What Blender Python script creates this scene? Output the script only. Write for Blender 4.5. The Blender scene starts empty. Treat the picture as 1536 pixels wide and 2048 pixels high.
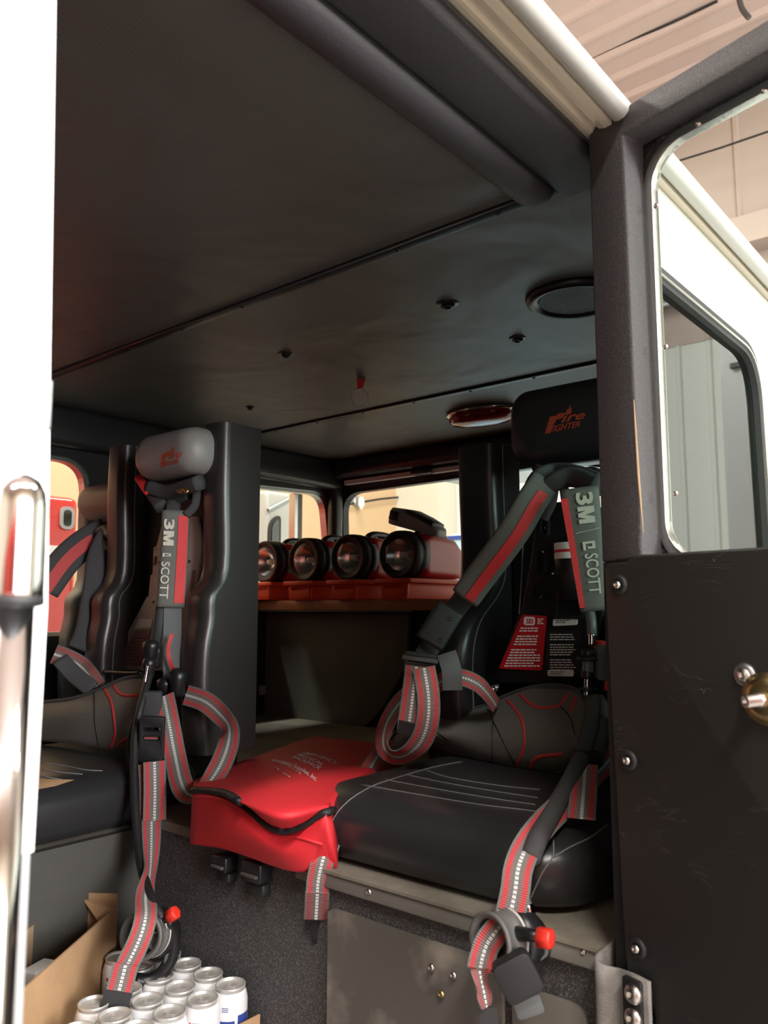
import bpy, bmesh, math, random
from mathutils import Vector, Matrix
from mathutils.geometry import tessellate_polygon
from mathutils.bvhtree import BVHTree
random.seed(7)
SC = bpy.context.scene
COL = SC.collection
V = Vector

# ---------------------------------------------------------------- camera, light, exposure
TH, PI = math.radians(40), math.radians(6.8)
F = V((math.cos(TH)*math.cos(PI), math.sin(TH)*math.cos(PI), math.sin(PI)))
RT = V((math.sin(TH), -math.cos(TH), 0))
UP = RT.cross(F)
cd = bpy.data.cameras.new('camera'); cam = bpy.data.objects.new('camera', cd); COL.objects.link(cam)
cam.matrix_world = Matrix(((RT.x, UP.x, -F.x, 0), (RT.y, UP.y, -F.y, 0), (RT.z, UP.z, -F.z, 0), (0, 0, 0, 1)))
cd.sensor_fit = 'VERTICAL'; cd.sensor_height = 36; cd.lens = 36*1600/2048
cd.clip_start = .02; cd.clip_end = 100
cd.dof.use_dof = True; cd.dof.focus_distance = 1.75; cd.dof.aperture_fstop = 8.0
SC.camera = cam
vs = SC.view_settings
vs.view_transform = 'Standard'; vs.look = 'None'; vs.gamma = 1; vs.use_curve_mapping = False
vs.exposure = 0.85
w = bpy.data.worlds.new('world'); SC.world = w; w.use_nodes = True
w.node_tree.nodes['Background'].inputs[0].default_value = (1, .97, .93, 1)
w.node_tree.nodes['Background'].inputs[1].default_value = .5

def area(name, loc, size, size_y, power, col=(1, .96, .90), target=None):
    l = bpy.data.lights.new(name, 'AREA'); l.shape = 'RECTANGLE'; l.size = size; l.size_y = size_y
    l.energy = power; l.color = col
    o = bpy.data.objects.new(name, l); COL.objects.link(o); o.location = loc
    if target is not None:
        o.rotation_euler = (V(target)-V(loc)).to_track_quat('-Z', 'Y').to_euler()
    return o
# high bay strip lights of the garage (their fixtures are built further down)
LAMPS = [(-2.2, -2.6, 200), (1.2, -2.8, 200), (4.6, -1.8, 130), (-2.6, 4.4, 130), (1.2, 4.6, 130), (4.8, 4.2, 110)]
for lx, ly, pw in LAMPS:
    area('strip_light_lamp', (lx, ly, 4.72), 2.4, .34, pw)
# added low-angle fill light behind the photographer, brightening the cab interior
area('cab_fill_light', (1.0, -5.4, 1.2), 5.0, 2.8, 640, (.97, .98, 1.0), (1.3, 1.6, -.1))

# ---------------------------------------------------------------- pixel to place
def ray(x, y): return F + RT*((x-768)/1600) - UP*((y-1024)/1600)
def Q(x, y, d): return ray(x, y)*d
def on(x, y, ax, v):
    r = ray(x, y); return r*(v/r[ax])
def onX(x, y, v): return on(x, y, 0, v)
def onY(x, y, v): return on(x, y, 1, v)
def onZ(x, y, v): return on(x, y, 2, v)
DH, DD, DN = V((1.06, .5, 0)), V((-.248, -.965, 0)).normalized(), V((-.965, .248, 0)).normalized()
def dpx(x, y, off=0):          # a point of the open door's plane -> (t, z)
    r = ray(x, y); P = DH+DN*off; q = r*(P.dot(DN)/r.dot(DN)); return ((q-DH).dot(DD), q.z)
def dpt(t, z, off=0): return DH + DD*t + V((0, 0, z)) + DN*off

# ---------------------------------------------------------------- materials
def nt(name):
    m = bpy.data.materials.new(name); m.use_nodes = True
    return m, m.node_tree.nodes, m.node_tree.links, m.node_tree.nodes['Principled BSDF']
def mat(name, col, rough=.5, metal=0, bump=0, scale=200, vary=0, vscale=6, spec=.5, coat=0, wave=None, alpha=None):
    m, N, L, B = nt(name)
    c = (*col, 1)
    B.inputs['Base Color'].default_value = c; B.inputs['Roughness'].default_value = rough
    B.inputs['Metallic'].default_value = metal; B.inputs['Specular IOR Level'].default_value = spec
    B.inputs['Coat Weight'].default_value = coat
    tc = N.new('ShaderNodeTexCoord')
    if vary:
        n = N.new('ShaderNodeTexNoise'); n.inputs['Scale'].default_value = vscale; n.inputs['Detail'].default_value = 6
        n.inputs['Roughness'].default_value = .65
        r = N.new('ShaderNodeValToRGB'); r.color_ramp.elements[0].position = .3; r.color_ramp.elements[1].position = .75
        r.color_ramp.elements[0].color = (*[x*(1-vary) for x in col], 1)
        r.color_ramp.elements[1].color = (*[min(1, x*(1+vary)) for x in col], 1)
        L.new(tc.outputs['Object'], n.inputs['Vector']); L.new(n.outputs['Fac'], r.inputs[0]); L.new(r.outputs[0], B.inputs['Base Color'])
    if bump:
        n2 = N.new('ShaderNodeTexNoise'); n2.inputs['Scale'].default_value = scale; n2.inputs['Detail'].default_value = 3
        b = N.new('ShaderNodeBump'); b.inputs['Strength'].default_value = bump; b.inputs['Distance'].default_value = .002
        L.new(tc.outputs['Object'], n2.inputs['Vector']); L.new(n2.outputs['Fac'], b.inputs['Height']); L.new(b.outputs[0], B.inputs['Normal'])
    return m
M = {}
M['vinyl'] = mat('black_vinyl', (.026, .026, .028), .31, bump=.12, scale=90)
M['vinyl_brown'] = mat('worn_black_vinyl', (.032, .029, .028), .30, bump=.15, scale=40)
M['black'] = mat('black_plastic', (.012, .012, .013), .35)
M['matte'] = mat('matte_black_paint', (.010, .010, .011), .6, bump=.2, scale=300)
M['rubber'] = mat('black_rubber', (.014, .014, .015), .55)
M['greyp'] = mat('grey_plastic', (.07, .07, .068), .45)
M['darkgrey'] = mat('dark_grey_fabric', (.055, .055, .057), .8, bump=.5, scale=700)
M['padfab'] = mat('charcoal_pack_cloth', (.12, .118, .108), .62, bump=.5, scale=500)
M['header'] = mat('header_vinyl', (.050, .047, .053), .55, bump=.3, scale=350)
M['red'] = mat('red_piping', (.50, .035, .035), .6, bump=.2, scale=500)
M['redpatch'] = mat('red_patch_cloth', (.62, .03, .035), .55, bump=.3, scale=200)
M['bag'] = mat('red_nylon', (.70, .025, .035), .62, bump=.25, scale=25)
M['knob'] = mat('red_plastic', (.75, .035, .02), .35)
M['lantern'] = mat('lantern_red_plastic', (.50, .014, .016), .38)
M['bin'] = mat('orange_red_plastic', (.85, .075, .02), .5)
M['chrome'] = mat('chrome', (.82, .82, .82), .09, 1)
M['alu'] = mat('aluminium', (.62, .65, .63), .28, 1, bump=.2, scale=120)
M['screw'] = mat('bolt_steel', (.62, .58, .54), .3, 1)
M['brass'] = mat('brass', (.55, .42, .2), .35, 1)
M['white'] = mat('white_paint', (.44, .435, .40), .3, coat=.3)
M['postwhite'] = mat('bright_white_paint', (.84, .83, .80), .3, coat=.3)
M['regul'] = mat('dark_grey_rubber', (.12, .117, .112), .5)
M['reflector'] = mat('satin_reflector', (.9, .9, .88), .24, 1)
M['cream'] = mat('cream_paint', (.62, .54, .42), .3, coat=.3)
M['sticker'] = mat('white_sticker', (.8, .8, .78), .5)
M['print'] = mat('white_print', (.85, .80, .78), .6)
M['orange'] = mat('orange_print', (.48, .07, .03), .7)
M['greyprint'] = mat('beige_print', (.55, .50, .43), .6)
M['stitch'] = mat('grey_thread', (.20, .20, .20), .7)
M['card'] = mat('cardboard', (.47, .29, .15), .8, vary=.12, vscale=14)
M['cardin'] = mat('cardboard_inside', (.42, .29, .17), .85)
M['wood'] = mat('stained_wood', (.52, .24, .12), .42, vary=.3, vscale=9)
M['platform'] = mat('dusty_platform', (.24, .215, .17), .75, vary=.3, vscale=7, bump=.3, scale=120)
M['olive'] = mat('dark_olive_panel', (.20, .19, .165), .38, vary=.15, vscale=4)
M['sidepanel'] = mat('dark_side_panel', (.085, .082, .072), .5, vary=.15, vscale=4)
M['canvas'] = mat('grey_canvas', (.26, .25, .23), .85, bump=.8, scale=420)
M['redlens'] = mat('red_lens', (.22, .006, .008), .18, coat=.6)
M['lgrey'] = mat('light_grey_plastic', (.50, .475, .455), .42)  # glare on the middle backplate is put into this grey
M['ltrim'] = mat('light_grey_glare_vinyl', (.24, .235, .225), .45, bump=.15, scale=90)  # headrests and far bolsters: glare on black vinyl put into the colour
M['redplate'] = mat('dull_red_label', (.30, .10, .10), .25, coat=.4)  # greyer red than the near seat's label
M['redlabel'] = mat('red_label', (.52, .015, .022), .35)
M['blklabel'] = mat('black_label', (.02, .021, .024), .35)
M['hose'] = mat('ribbed_black_hose', (.018, .018, .018), .5, bump=.4, scale=200)
M['hosegrey'] = mat('grey_hose', (.10, .11, .11), .4)
M['canw'] = mat('white_can', (.78, .78, .78), .3, coat=.3)
M['cant'] = mat('can_top', (.72, .70, .66), .38, .55)
M['blue'] = mat('blue_print', (.03, .06, .28), .5)
M['tanwall'] = mat('tan_wall', (.52, .35, .20), .8, vary=.05, vscale=.8)
M['redtruck'] = mat('red_truck_paint', (.50, .025, .02), .25, coat=.5)
M['floor'] = mat('concrete', (.32, .30, .28), .5, vary=.15, vscale=1.5)
M['steel'] = mat('galvanised_steel', (.42, .44, .44), .42, 1)
M['belt'] = mat('grey_webbing', (.13, .14, .145), .75, bump=.5, scale=700)
M['silver'] = mat('silver_plastic', (.34, .33, .32), .35)

def liner():                  # waffle textured ceiling vinyl with a few soft wrinkles
    m, N, L, B = nt('ceiling_vinyl')
    B.inputs['Base Color'].default_value = (.105, .100, .092, 1); B.inputs['Roughness'].default_value = .42
    tc = N.new('ShaderNodeTexCoord')
    wv = N.new('ShaderNodeTexWave'); wv.inputs['Scale'].default_value = 55; wv.bands_direction = 'X'
    wv2 = N.new('ShaderNodeTexWave'); wv2.inputs['Scale'].default_value = 55; wv2.bands_direction = 'Y'
    mu = N.new('ShaderNodeMath'); mu.operation = 'MULTIPLY'
    b = N.new('ShaderNodeBump'); b.inputs['Strength'].default_value = .22; b.inputs['Distance'].default_value = .0015
    n = N.new('ShaderNodeTexNoise'); n.inputs['Scale'].default_value = 3.2; n.inputs['Detail'].default_value = 2; n.inputs['Distortion'].default_value = .6
    b2 = N.new('ShaderNodeBump'); b2.inputs['Strength'].default_value = .55; b2.inputs['Distance'].default_value = .03
    L.new(tc.outputs['Object'], wv.inputs['Vector']); L.new(tc.outputs['Object'], wv2.inputs['Vector'])
    L.new(wv.outputs['Fac'], mu.inputs[0]); L.new(wv2.outputs['Fac'], mu.inputs[1])
    L.new(tc.outputs['Object'], n.inputs['Vector']); L.new(n.outputs['Fac'], b2.inputs['Height'])
    L.new(mu.outputs[0], b.inputs['Height']); L.new(b2.outputs[0], b.inputs['Normal']); L.new(b.outputs[0], B.inputs['Normal'])
    return m
M['liner'] = liner()
def speckle(name, c0, c1, sc, rough=.6, bump=.5):
    m, N, L, B = nt(name); B.inputs['Roughness'].default_value = rough
    tc = N.new('ShaderNodeTexCoord'); n = N.new('ShaderNodeTexNoise'); n.inputs['Scale'].default_value = sc; n.inputs['Detail'].default_value = 4
    r = N.new('ShaderNodeValToRGB'); r.color_ramp.elements[0].position = .5; r.color_ramp.elements[1].position = .7
    r.color_ramp.elements[0].color = (*c0, 1); r.color_ramp.elements[1].color = (*c1, 1)
    b = N.new('ShaderNodeBump'); b.inputs['Strength'].default_value = bump; b.inputs['Distance'].default_value = .002
    L.new(tc.outputs['Object'], n.inputs['Vector']); L.new(n.outputs['Fac'], r.inputs[0]); L.new(r.outputs[0], B.inputs['Base Color'])
    L.new(n.outputs['Fac'], b.inputs['Height']); L.new(b.outputs[0], B.inputs['Normal'])
    return m
M['speck'] = speckle('speckled_black_coating', (.055, .053, .055), (.24, .23, .225), 420)
M['doorfr'] = speckle('textured_grey_frame_paint', (.050, .047, .050), (.085, .081, .083), 420, .62, .5)
M['scuff'] = speckle('scuffed_dark_panel', (.13, .12, .105), (.36, .32, .26), 9, .5, .08)
M['gasket'] = speckle('dusty_gasket_rubber', (.018, .019, .020), (.10, .11, .11), 200, .7, .4)

def doorvinyl():
    m, N, L, B = nt('creased_door_vinyl')
    tc = N.new('ShaderNodeTexCoord')
    mp = N.new('ShaderNodeMapping'); mp.inputs['Scale'].default_value = (1.2, 1.2, 5.5)
    v = N.new('ShaderNodeTexNoise'); v.inputs['Scale'].default_value = 5; v.inputs['Detail'].default_value = 5; v.inputs['Distortion'].default_value = 1.4
    s = N.new('ShaderNodeMath'); s.operation = 'SUBTRACT'; s.inputs[1].default_value = .5
    a = N.new('ShaderNodeMath'); a.operation = 'ABSOLUTE'
    r = N.new('ShaderNodeValToRGB'); r.color_ramp.elements[0].position = 0; r.color_ramp.elements[0].color = (1, 1, 1, 1)
    r.color_ramp.elements[1].position = .012; r.color_ramp.elements[1].color = (0, 0, 0, 1)
    msk = N.new('ShaderNodeTexNoise'); msk.inputs['Scale'].default_value = 9
    mr = N.new('ShaderNodeValToRGB'); mr.color_ramp.elements[0].position = .54; mr.color_ramp.elements[1].position = .62
    mu = N.new('ShaderNodeMath'); mu.operation = 'MULTIPLY'
    mx = N.new('ShaderNodeMix'); mx.data_type = 'RGBA'; mx.inputs[6].default_value = (.020, .0195, .018, 1); mx.inputs[7].default_value = (.065, .062, .055, 1)
    b = N.new('ShaderNodeBump'); b.inputs['Strength'].default_value = .6; b.inputs['Distance'].default_value = .003
    L.new(tc.outputs['Object'], mp.inputs[0]); L.new(mp.outputs[0], v.inputs['Vector']); L.new(tc.outputs['Object'], msk.inputs['Vector'])
    L.new(v.outputs['Fac'], s.inputs[0]); L.new(s.outputs[0], a.inputs[0]); L.new(a.outputs[0], r.inputs[0])
    L.new(msk.outputs['Fac'], mr.inputs[0]); L.new(r.outputs[0], mu.inputs[0]); L.new(mr.outputs[0], mu.inputs[1])
    L.new(mu.outputs[0], mx.inputs[0]); L.new(mx.outputs[2], B.inputs['Base Color'])
    L.new(mu.outputs[0], b.inputs['Height']); L.new(b.outputs[0], B.inputs['Normal'])
    B.inputs['Roughness'].default_value = .45
    return m
M['doorvinyl'] = doorvinyl()

def webbing(name, edge, mid, dash=True, redk=1):
    m, N, L, B = nt(name)
    B.inputs['Roughness'].default_value = .75
    uv = N.new('ShaderNodeUVMap'); uv.uv_map = 'UVMap'
    sp = N.new('ShaderNodeSeparateXYZ'); L.new(uv.outputs[0], sp.inputs[0])
    r = N.new('ShaderNodeValToRGB'); r.color_ramp.interpolation = 'CONSTANT'
    stops = [(0, mid), (.09, edge), (.25, mid), (.29, edge), (.31, mid), (.69, edge), (.71, mid), (.75, edge), (.91, mid)]
    e = r.color_ramp.elements
    e[0].position = 0; e[0].color = (*mid, 1); e[1].position = stops[1][0]; e[1].color = (*stops[1][1], 1)
    for p, c in stops[2:]:
        k = e.new(p); k.color = (*c, 1)
    L.new(sp.outputs[0], r.inputs[0])
    # white centre dashes
    su = N.new('ShaderNodeMath'); su.operation = 'SUBTRACT'; su.inputs[1].default_value = .5; L.new(sp.outputs[0], su.inputs[0])
    ab = N.new('ShaderNodeMath'); ab.operation = 'ABSOLUTE'; L.new(su.outputs[0], ab.inputs[0])
    lt = N.new('ShaderNodeMath'); lt.operation = 'LESS_THAN'; lt.inputs[1].default_value = .062; L.new(ab.outputs[0], lt.inputs[0])
    mo = N.new('ShaderNodeMath'); mo.operation = 'FRACT'
    ml = N.new('ShaderNodeMath'); ml.operation = 'MULTIPLY'; ml.inputs[1].default_value = 165; L.new(sp.outputs[1], ml.inputs[0]); L.new(ml.outputs[0], mo.inputs[0])
    gt = N.new('ShaderNodeMath'); gt.operation = 'GREATER_THAN'; gt.inputs[1].default_value = .28; L.new(mo.outputs[0], gt.inputs[0])
    an = N.new('ShaderNodeMath'); an.operation = 'MULTIPLY'; L.new(lt.outputs[0], an.inputs[0]); L.new(gt.outputs[0], an.inputs[1])
    mx = N.new('ShaderNodeMix'); mx.data_type = 'RGBA'; mx.inputs[7].default_value = (.72, .72, .69, 1)
    L.new(an.outputs[0], mx.inputs[0]); L.new(r.outputs[0], mx.inputs[6]); L.new(mx.outputs[2], B.inputs['Base Color'])
    b = N.new('ShaderNodeBump'); b.inputs['Strength'].default_value = .5; b.inputs['Distance'].default_value = .001
    m2 = N.new('ShaderNodeMath'); m2.operation = 'MULTIPLY'; m2.inputs[1].default_value = 2100
    sn = N.new('ShaderNodeMath'); sn.operation = 'SINE'
    L.new(sp.outputs[1], m2.inputs[0]); L.new(m2.outputs[0], sn.inputs[0]); L.new(sn.outputs[0], b.inputs['Height']); L.new(b.outputs[0], B.inputs['Normal'])
    return m
M['web'] = webbing('striped_webbing', (.55, .055, .06), (.17, .165, .155))
M['webend'] = webbing('striped_webbing_end', (.30, .06, .06), (.16, .12, .11))

def ribbed(name, col, axis, period, rough=.6, w=.1):
    m, N, L, B = nt(name); B.inputs['Roughness'].default_value = rough
    B.inputs['Base Color'].default_value = (*col, 1)
    return m
M['gceil'] = mat('pinkish_metal_ceiling', (.46, .385, .345), .5)
M['gwall'] = mat('ribbed_white_wall', (.60, .55, .46), .55)
M['gwallw'] = mat('cool_white_wall', (.66, .70, .66), .5)

def emis(name, col, s):
    m, N, L, B = nt(name); B.inputs['Base Color'].default_value = (*col, 1)
    B.inputs['Emission Color'].default_value = (*col, 1); B.inputs['Emission Strength'].default_value = s
    return m
M['tube'] = emis('light_diffuser', (1, .96, .9), 6)
M['screen'] = mat('pale_blue_paint', (.42, .64, .78), .3)

def glass(name, tint=(.95, 1, .98), refl=.10, rough=.02):
    m, N, L, B = nt(name); out = N['Material Output']; N.remove(B)
    t = N.new('ShaderNodeBsdfTransparent'); t.inputs[0].default_value = (*tint, 1)
    g = N.new('ShaderNodeBsdfGlossy'); g.inputs['Roughness'].default_value = rough
    lw = N.new('ShaderNodeLayerWeight'); lw.inputs[0].default_value = refl
    mx = N.new('ShaderNodeMixShader'); L.new(lw.outputs['Fresnel'], mx.inputs[0]); L.new(t.outputs[0], mx.inputs[1]); L.new(g.outputs[0], mx.inputs[2])
    L.new(mx.outputs[0], out.inputs[0]); return m
M['glass'] = glass('clear_glass', (.94, .97, .95), .06)
M['glasst'] = glass('green_tinted_glass', (.50, .60, .56), .50)
M['lens'] = glass('lens_glass', (.97, .97, .97), .12, .01)

# ---------------------------------------------------------------- objects
def tag(o, label=None, cat=None, group=None, kind=None):
    if label: o['label'] = label
    if cat: o['category'] = cat
    if group: o['group'] = group
    if kind: o['kind'] = kind
    return o
def thing(name, loc, label, cat, group=None):
    o = bpy.data.objects.new(name, None); COL.objects.link(o); o.location = loc; o.empty_display_size = .05
    o.matrix_world = Matrix.Translation(V(loc))
    return tag(o, label, cat, group)
def link(name, me, m, parent=None, label=None, smooth=False):
    o = bpy.data.objects.new(name, me); COL.objects.link(o)
    if m is not None:
        me.materials.append(M[m] if isinstance(m, str) else m)
    if parent is not None:
        o.parent = parent
        if parent.type == 'EMPTY': o.matrix_parent_inverse = Matrix.Translation(-parent.location)
    if smooth: me.shade_smooth()
    if label: o['label'] = label
    return o
def struct(o): o['kind'] = 'structure'; return o
def bev(o, w, s=2, smooth=True, ang=.6):
    b = o.modifiers.new('bevel', 'BEVEL'); b.width = w; b.segments = s; b.limit_method = 'ANGLE'; b.angle_limit = ang
    if smooth: o.data.shade_smooth()
    b.harden_normals = False
    return o

class MB:
    def __init__(s): s.v = []; s.f = []; s.uv = {}
    def add(s, vs, fs):
        n = len(s.v); s.v += [tuple(v) for v in vs]; s.f += [tuple(i+n for i in f) for f in fs]; return s
    def box(s, x0, x1, y0, y1, z0, z1, mtx=None):
        vs = [V((x, y, z)) for x in (x0, x1) for y in (y0, y1) for z in (z0, z1)]
        if mtx: vs = [mtx @ v for v in vs]
        return s.add(vs, [(0, 1, 3, 2), (4, 6, 7, 5), (0, 4, 5, 1), (2, 3, 7, 6), (0, 2, 6, 4), (1, 5, 7, 3)])
    def obox(s, c, ax, ay, az):       # centre and three half vectors
        c, ax, ay, az = V(c), V(ax), V(ay), V(az)
        vs = [c+ax*a+ay*b+az*d for a in (-1, 1) for b in (-1, 1) for d in (-1, 1)]
        return s.add(vs, [(0, 1, 3, 2), (4, 6, 7, 5), (0, 4, 5, 1), (2, 3, 7, 6), (0, 2, 6, 4), (1, 5, 7, 3)])
    def tube(s, pts, r, n=10, cap=True):
        pts = [V(p) for p in pts]; rr = r if isinstance(r, (list, tuple)) else [r]*len(pts)
        t0 = (pts[1]-pts[0]).normalized(); a = t0.orthogonal().normalized(); rings = []
        for i, p in enumerate(pts):
            t = (pts[min(i+1, len(pts)-1)]-pts[max(i-1, 0)])
            if t.length < 1e-9: t = t0
            t = t.normalized(); a = (a-t*a.dot(t)).normalized(); b = t.cross(a)
            rings.append([p+(a*math.cos(2*math.pi*k/n)+b*math.sin(2*math.pi*k/n))*rr[i] for k in range(n)])
        vs = [v for R in rings for v in R]; fs = []
        for i in range(len(pts)-1):
            for k in range(n):
                fs.append((i*n+k, i*n+(k+1) % n, (i+1)*n+(k+1) % n, (i+1)*n+k))
        if cap: fs += [tuple(range(n))[::-1], tuple((len(pts)-1)*n+k for k in range(n))]
        return s.add(vs, fs)
    def lathe(s, c, axis, prof, n=24, ref=None, cap=True):   # prof: (distance along axis, radius)
        axis = V(axis).normalized(); a = (V(ref) if ref else axis.orthogonal()).normalized(); a = (a-axis*a.dot(axis)).normalized(); b = axis.cross(a)
        vs = []; fs = []; c = V(c)
        for h, r in prof:
            for k in range(n): vs.append(c+axis*h+(a*math.cos(2*math.pi*k/n)+b*math.sin(2*math.pi*k/n))*max(r, 1e-5))
        for i in range(len(prof)-1):
            for k in range(n): fs.append((i*n+k, i*n+(k+1) % n, (i+1)*n+(k+1) % n, (i+1)*n+k))
        if cap: fs += [tuple(range(n))[::-1], tuple((len(prof)-1)*n+k for k in range(n))]
        return s.add(vs, fs)
    def plate(s, outer, holes, fn, t0, t1):      # 2-D outline with holes; fn(a, b, off) -> 3-D
        loops = [outer]+list(holes)
        flat = [p for l in loops for p in l]
        tri = tessellate_polygon([[V((a, b, 0)) for a, b in l] for l in loops])
        n = len(flat); vs = [fn(a, b, t0) for a, b in flat]+[fn(a, b, t1) for a, b in flat]
        fs = []
        for t in tri:
            fs.append(tuple(t)); fs.append(tuple(i+n for i in reversed(t)))
        k = 0
        for l in loops:
            m = len(l)
            for i in range(m): fs.append((k+i, k+(i+1) % m, k+(i+1) % m+n, k+i+n))
            k += m
        return s.add(vs, fs)
    def loft(s, rings, cap0=True, cap1=True, closed=True):
        n = len(rings[0]); vs = [v for r in rings for v in r]; fs = []
        for i in range(len(rings)-1):
            for k in range(n if closed else n-1): fs.append((i*n+k, i*n+(k+1) % n, (i+1)*n+(k+1) % n, (i+1)*n+k))
        if cap0: fs.append(tuple(range(n))[::-1])
        if cap1: fs.append(tuple((len(rings)-1)*n+k for k in range(n)))
        return s.add(vs, fs)
    def build(s, name, m, parent=None, label=None, smooth=False, fix=True):
        me = bpy.data.meshes.new(name); me.from_pydata(s.v, [], s.f)
        if fix:
            bm = bmesh.new(); bm.from_mesh(me); bmesh.ops.recalc_face_normals(bm, faces=bm.faces); bm.to_mesh(me); bm.free()
        me.update()
        return link(name, me, m, parent, label, smooth)

def rrect(x0, x1, y0, y1, r, n=6):
    P = []
    for cx, cy, a in ((x1-r, y1-r, 0), (x0+r, y1-r, 90), (x0+r, y0+r, 180), (x1-r, y0+r, 270)):
        for k in range(n+1):
            t = math.radians(a+90*k/n); P.append((cx+r*math.cos(t), cy+r*math.sin(t)))
    return P
def roundpoly(pts, r, n=5):       # round the corners of a 2-D polygon
    out = []; m = len(pts)
    for i in range(m):
        p = V((*pts[i], 0)); a = V((*pts[i-1], 0)); b = V((*pts[(i+1) % m], 0))
        rr = r[i] if isinstance(r, (list, tuple)) else r
        if rr <= 0: out.append((p.x, p.y)); continue
        da, db = (a-p), (b-p); rr = min(rr, da.length*.48, db.length*.48)
        A, B = p+da.normalized()*rr, p+db.normalized()*rr
        for k in range(n+1):
            t = k/n; q = A*(1-t)**2+p*2*t*(1-t)+B*t*t; out.append((q.x, q.y))
    return out
def crom(pts, per=6):             # Catmull-Rom through tuples of any length
    pts = [tuple(map(float, p)) for p in pts]; out = []
    for i in range(len(pts)-1):
        p0, p1, p2, p3 = pts[max(i-1, 0)], pts[i], pts[i+1], pts[min(i+2, len(pts)-1)]
        for k in range(per):
            t = k/per
            out.append(tuple(.5*((2*b)+(-a+c)*t+(2*a-5*b+4*c-d)*t*t+(-a+3*b-3*c+d)*t**3) for a, b, c, d in zip(p0, p1, p2, p3)))
    out.append(pts[-1]); return out

# a strap along a path: each point is (x, y, depth, turn in degrees)
class Path:
    def __init__(s, pts, w, per=7):
        pts = [tuple(p)+(0,)*(4-len(p)) for p in pts]
        S = crom(pts, per); s.C = []; s.W = []; s.N = []; s.S = [0]; s.w = w
        n = len(S)
        for i, (x, y, d, tw) in enumerate(S):
            x0, y0 = S[max(i-1, 0)][:2]; x1, y1 = S[min(i+1, n-1)][:2]
            s.C.append(Q(x, y, d))
            dx, dy = x1-x0, y1-y0; l = math.hypot(dx, dy) or 1
            perp = (RT*(dy/l)+UP*(dx/l))     # to the right of travel when it runs down
            vd = ray(x, y).normalized(); perp = (perp-vd*perp.dot(vd)).normalized()
            a = math.radians(tw); s.W.append((perp*math.cos(a)+vd*math.sin(a)).normalized())
        for i in range(n):
            T = (s.C[min(i+1, n-1)]-s.C[max(i-1, 0)]).normalized()
            W = (s.W[i]-T*s.W[i].dot(T)).normalized(); s.W[i] = W
            N = T.cross(W)
            s.N.append(N)
            if i: s.S.append(s.S[-1]+(s.C[i]-s.C[i-1]).length)
        # face the viewer's side of the strap where it starts
        if s.N[0].dot(s.C[0]) > 0: s.N = [-q for q in s.N]
    def at(s, q):
        q = max(0, min(q, s.S[-1]*.9999))
        for i in range(len(s.S)-1):
            if s.S[i+1] >= q: break
        t = (q-s.S[i])/max(1e-9, s.S[i+1]-s.S[i])
        return s.C[i].lerp(s.C[i+1], t), s.W[i].lerp(s.W[i+1], t).normalized(), s.N[i].lerp(s.N[i+1], t).normalized()
def strap(name, path, m, parent, t=.0025, u0=-1, u1=1, lift=0, puff=False, q0=0, q1=1, label=None, taper=None):
    L = path.S[-1]; n = len(path.C); rings = []; mb = MB(); uvs = []
    if puff:
        prof = []
        for k in range(16):
            a = 2*math.pi*k/16; c, sn = math.cos(a), math.sin(a)
            prof.append((math.copysign(abs(c)**.55, c), math.copysign(abs(sn)**.8, sn)*t/2))
    else:
        prof = [(-1, t/2), (-.5, t/2), (0, t/2), (.5, t/2), (1, t/2), (1, -t/2), (.5, -t/2), (0, -t/2), (-.5, -t/2), (-1, -t/2)]
    for i in range(n):
        fr = i/(n-1)
        q = (q0+(q1-q0)*fr)*L
        C, W, N = path.at(q)
        k = path.w*(taper(fr) if taper else 1)
        um, uh = (u0+u1)/2, (u1-u0)/2
        rings.append([C+W*(k*(um+uh*u))+N*(h+lift) for u, h in prof])
        uvs.append([(.5+.5*(um+uh*u), q) for u, h in prof])
    mb.loft(rings)
    me = bpy.data.meshes.new(name); me.from_pydata(mb.v, [], mb.f)
    ul = me.uv_layers.new(name='UVMap'); flat = [x for r in uvs for x in r]
    for lp in me.loops: ul.data[lp.index].uv = flat[lp.vertex_index]
    bm = bmesh.new(); bm.from_mesh(me); bmesh.ops.recalc_face_normals(bm, faces=bm.faces); bm.to_mesh(me); bm.free()
    o = link(name, me, m, parent, label, True)
    if not puff:
        o.data.shade_flat() if False else None
        es = o.modifiers.new('edges', 'EDGE_SPLIT'); es.split_angle = 1.0
    return o

# ---- writing
def textmesh(txt, bold=0, sp=1.0, shear=0):
    c = bpy.data.curves.new('lettering', 'FONT'); c.body = txt; c.size = 1; c.align_x = 'LEFT'; c.space_character = sp; c.shear = shear
    c.offset = bold; c.resolution_u = 3; c.space_line = .95
    o = bpy.data.objects.new('tmp', c); COL.objects.link(o)
    dg = bpy.context.evaluated_depsgraph_get(); me = bpy.data.meshes.new_from_object(o.evaluated_get(dg))
    vs = [v.co.copy() for v in me.vertices]; fs = [tuple(p.vertices) for p in me.polygons]
    bpy.data.objects.remove(o); bpy.data.curves.remove(c); bpy.data.meshes.remove(me)
    x0 = min(v.x for v in vs); x1 = max(v.x for v in vs); y0 = min(v.y for v in vs); y1 = max(v.y for v in vs)
    return [((v.x-x0)/(x1-x0), (v.y-y0)/(y1-y0)) for v in vs], fs, (x1-x0)/(y1-y0)
def text(name, txt, fn, m, parent, bold=.0, shear=0, sp=1.0, label=None, cuts=0):     # fn(u, v) -> point on the surface, 0..1 over the words
    uv, fs, asp = textmesh(txt, bold, sp, shear)
    me = bpy.data.meshes.new(name); me.from_pydata([fn(u, v) for u, v in uv], [], fs)
    return link(name, me, m, parent, label)
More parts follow.
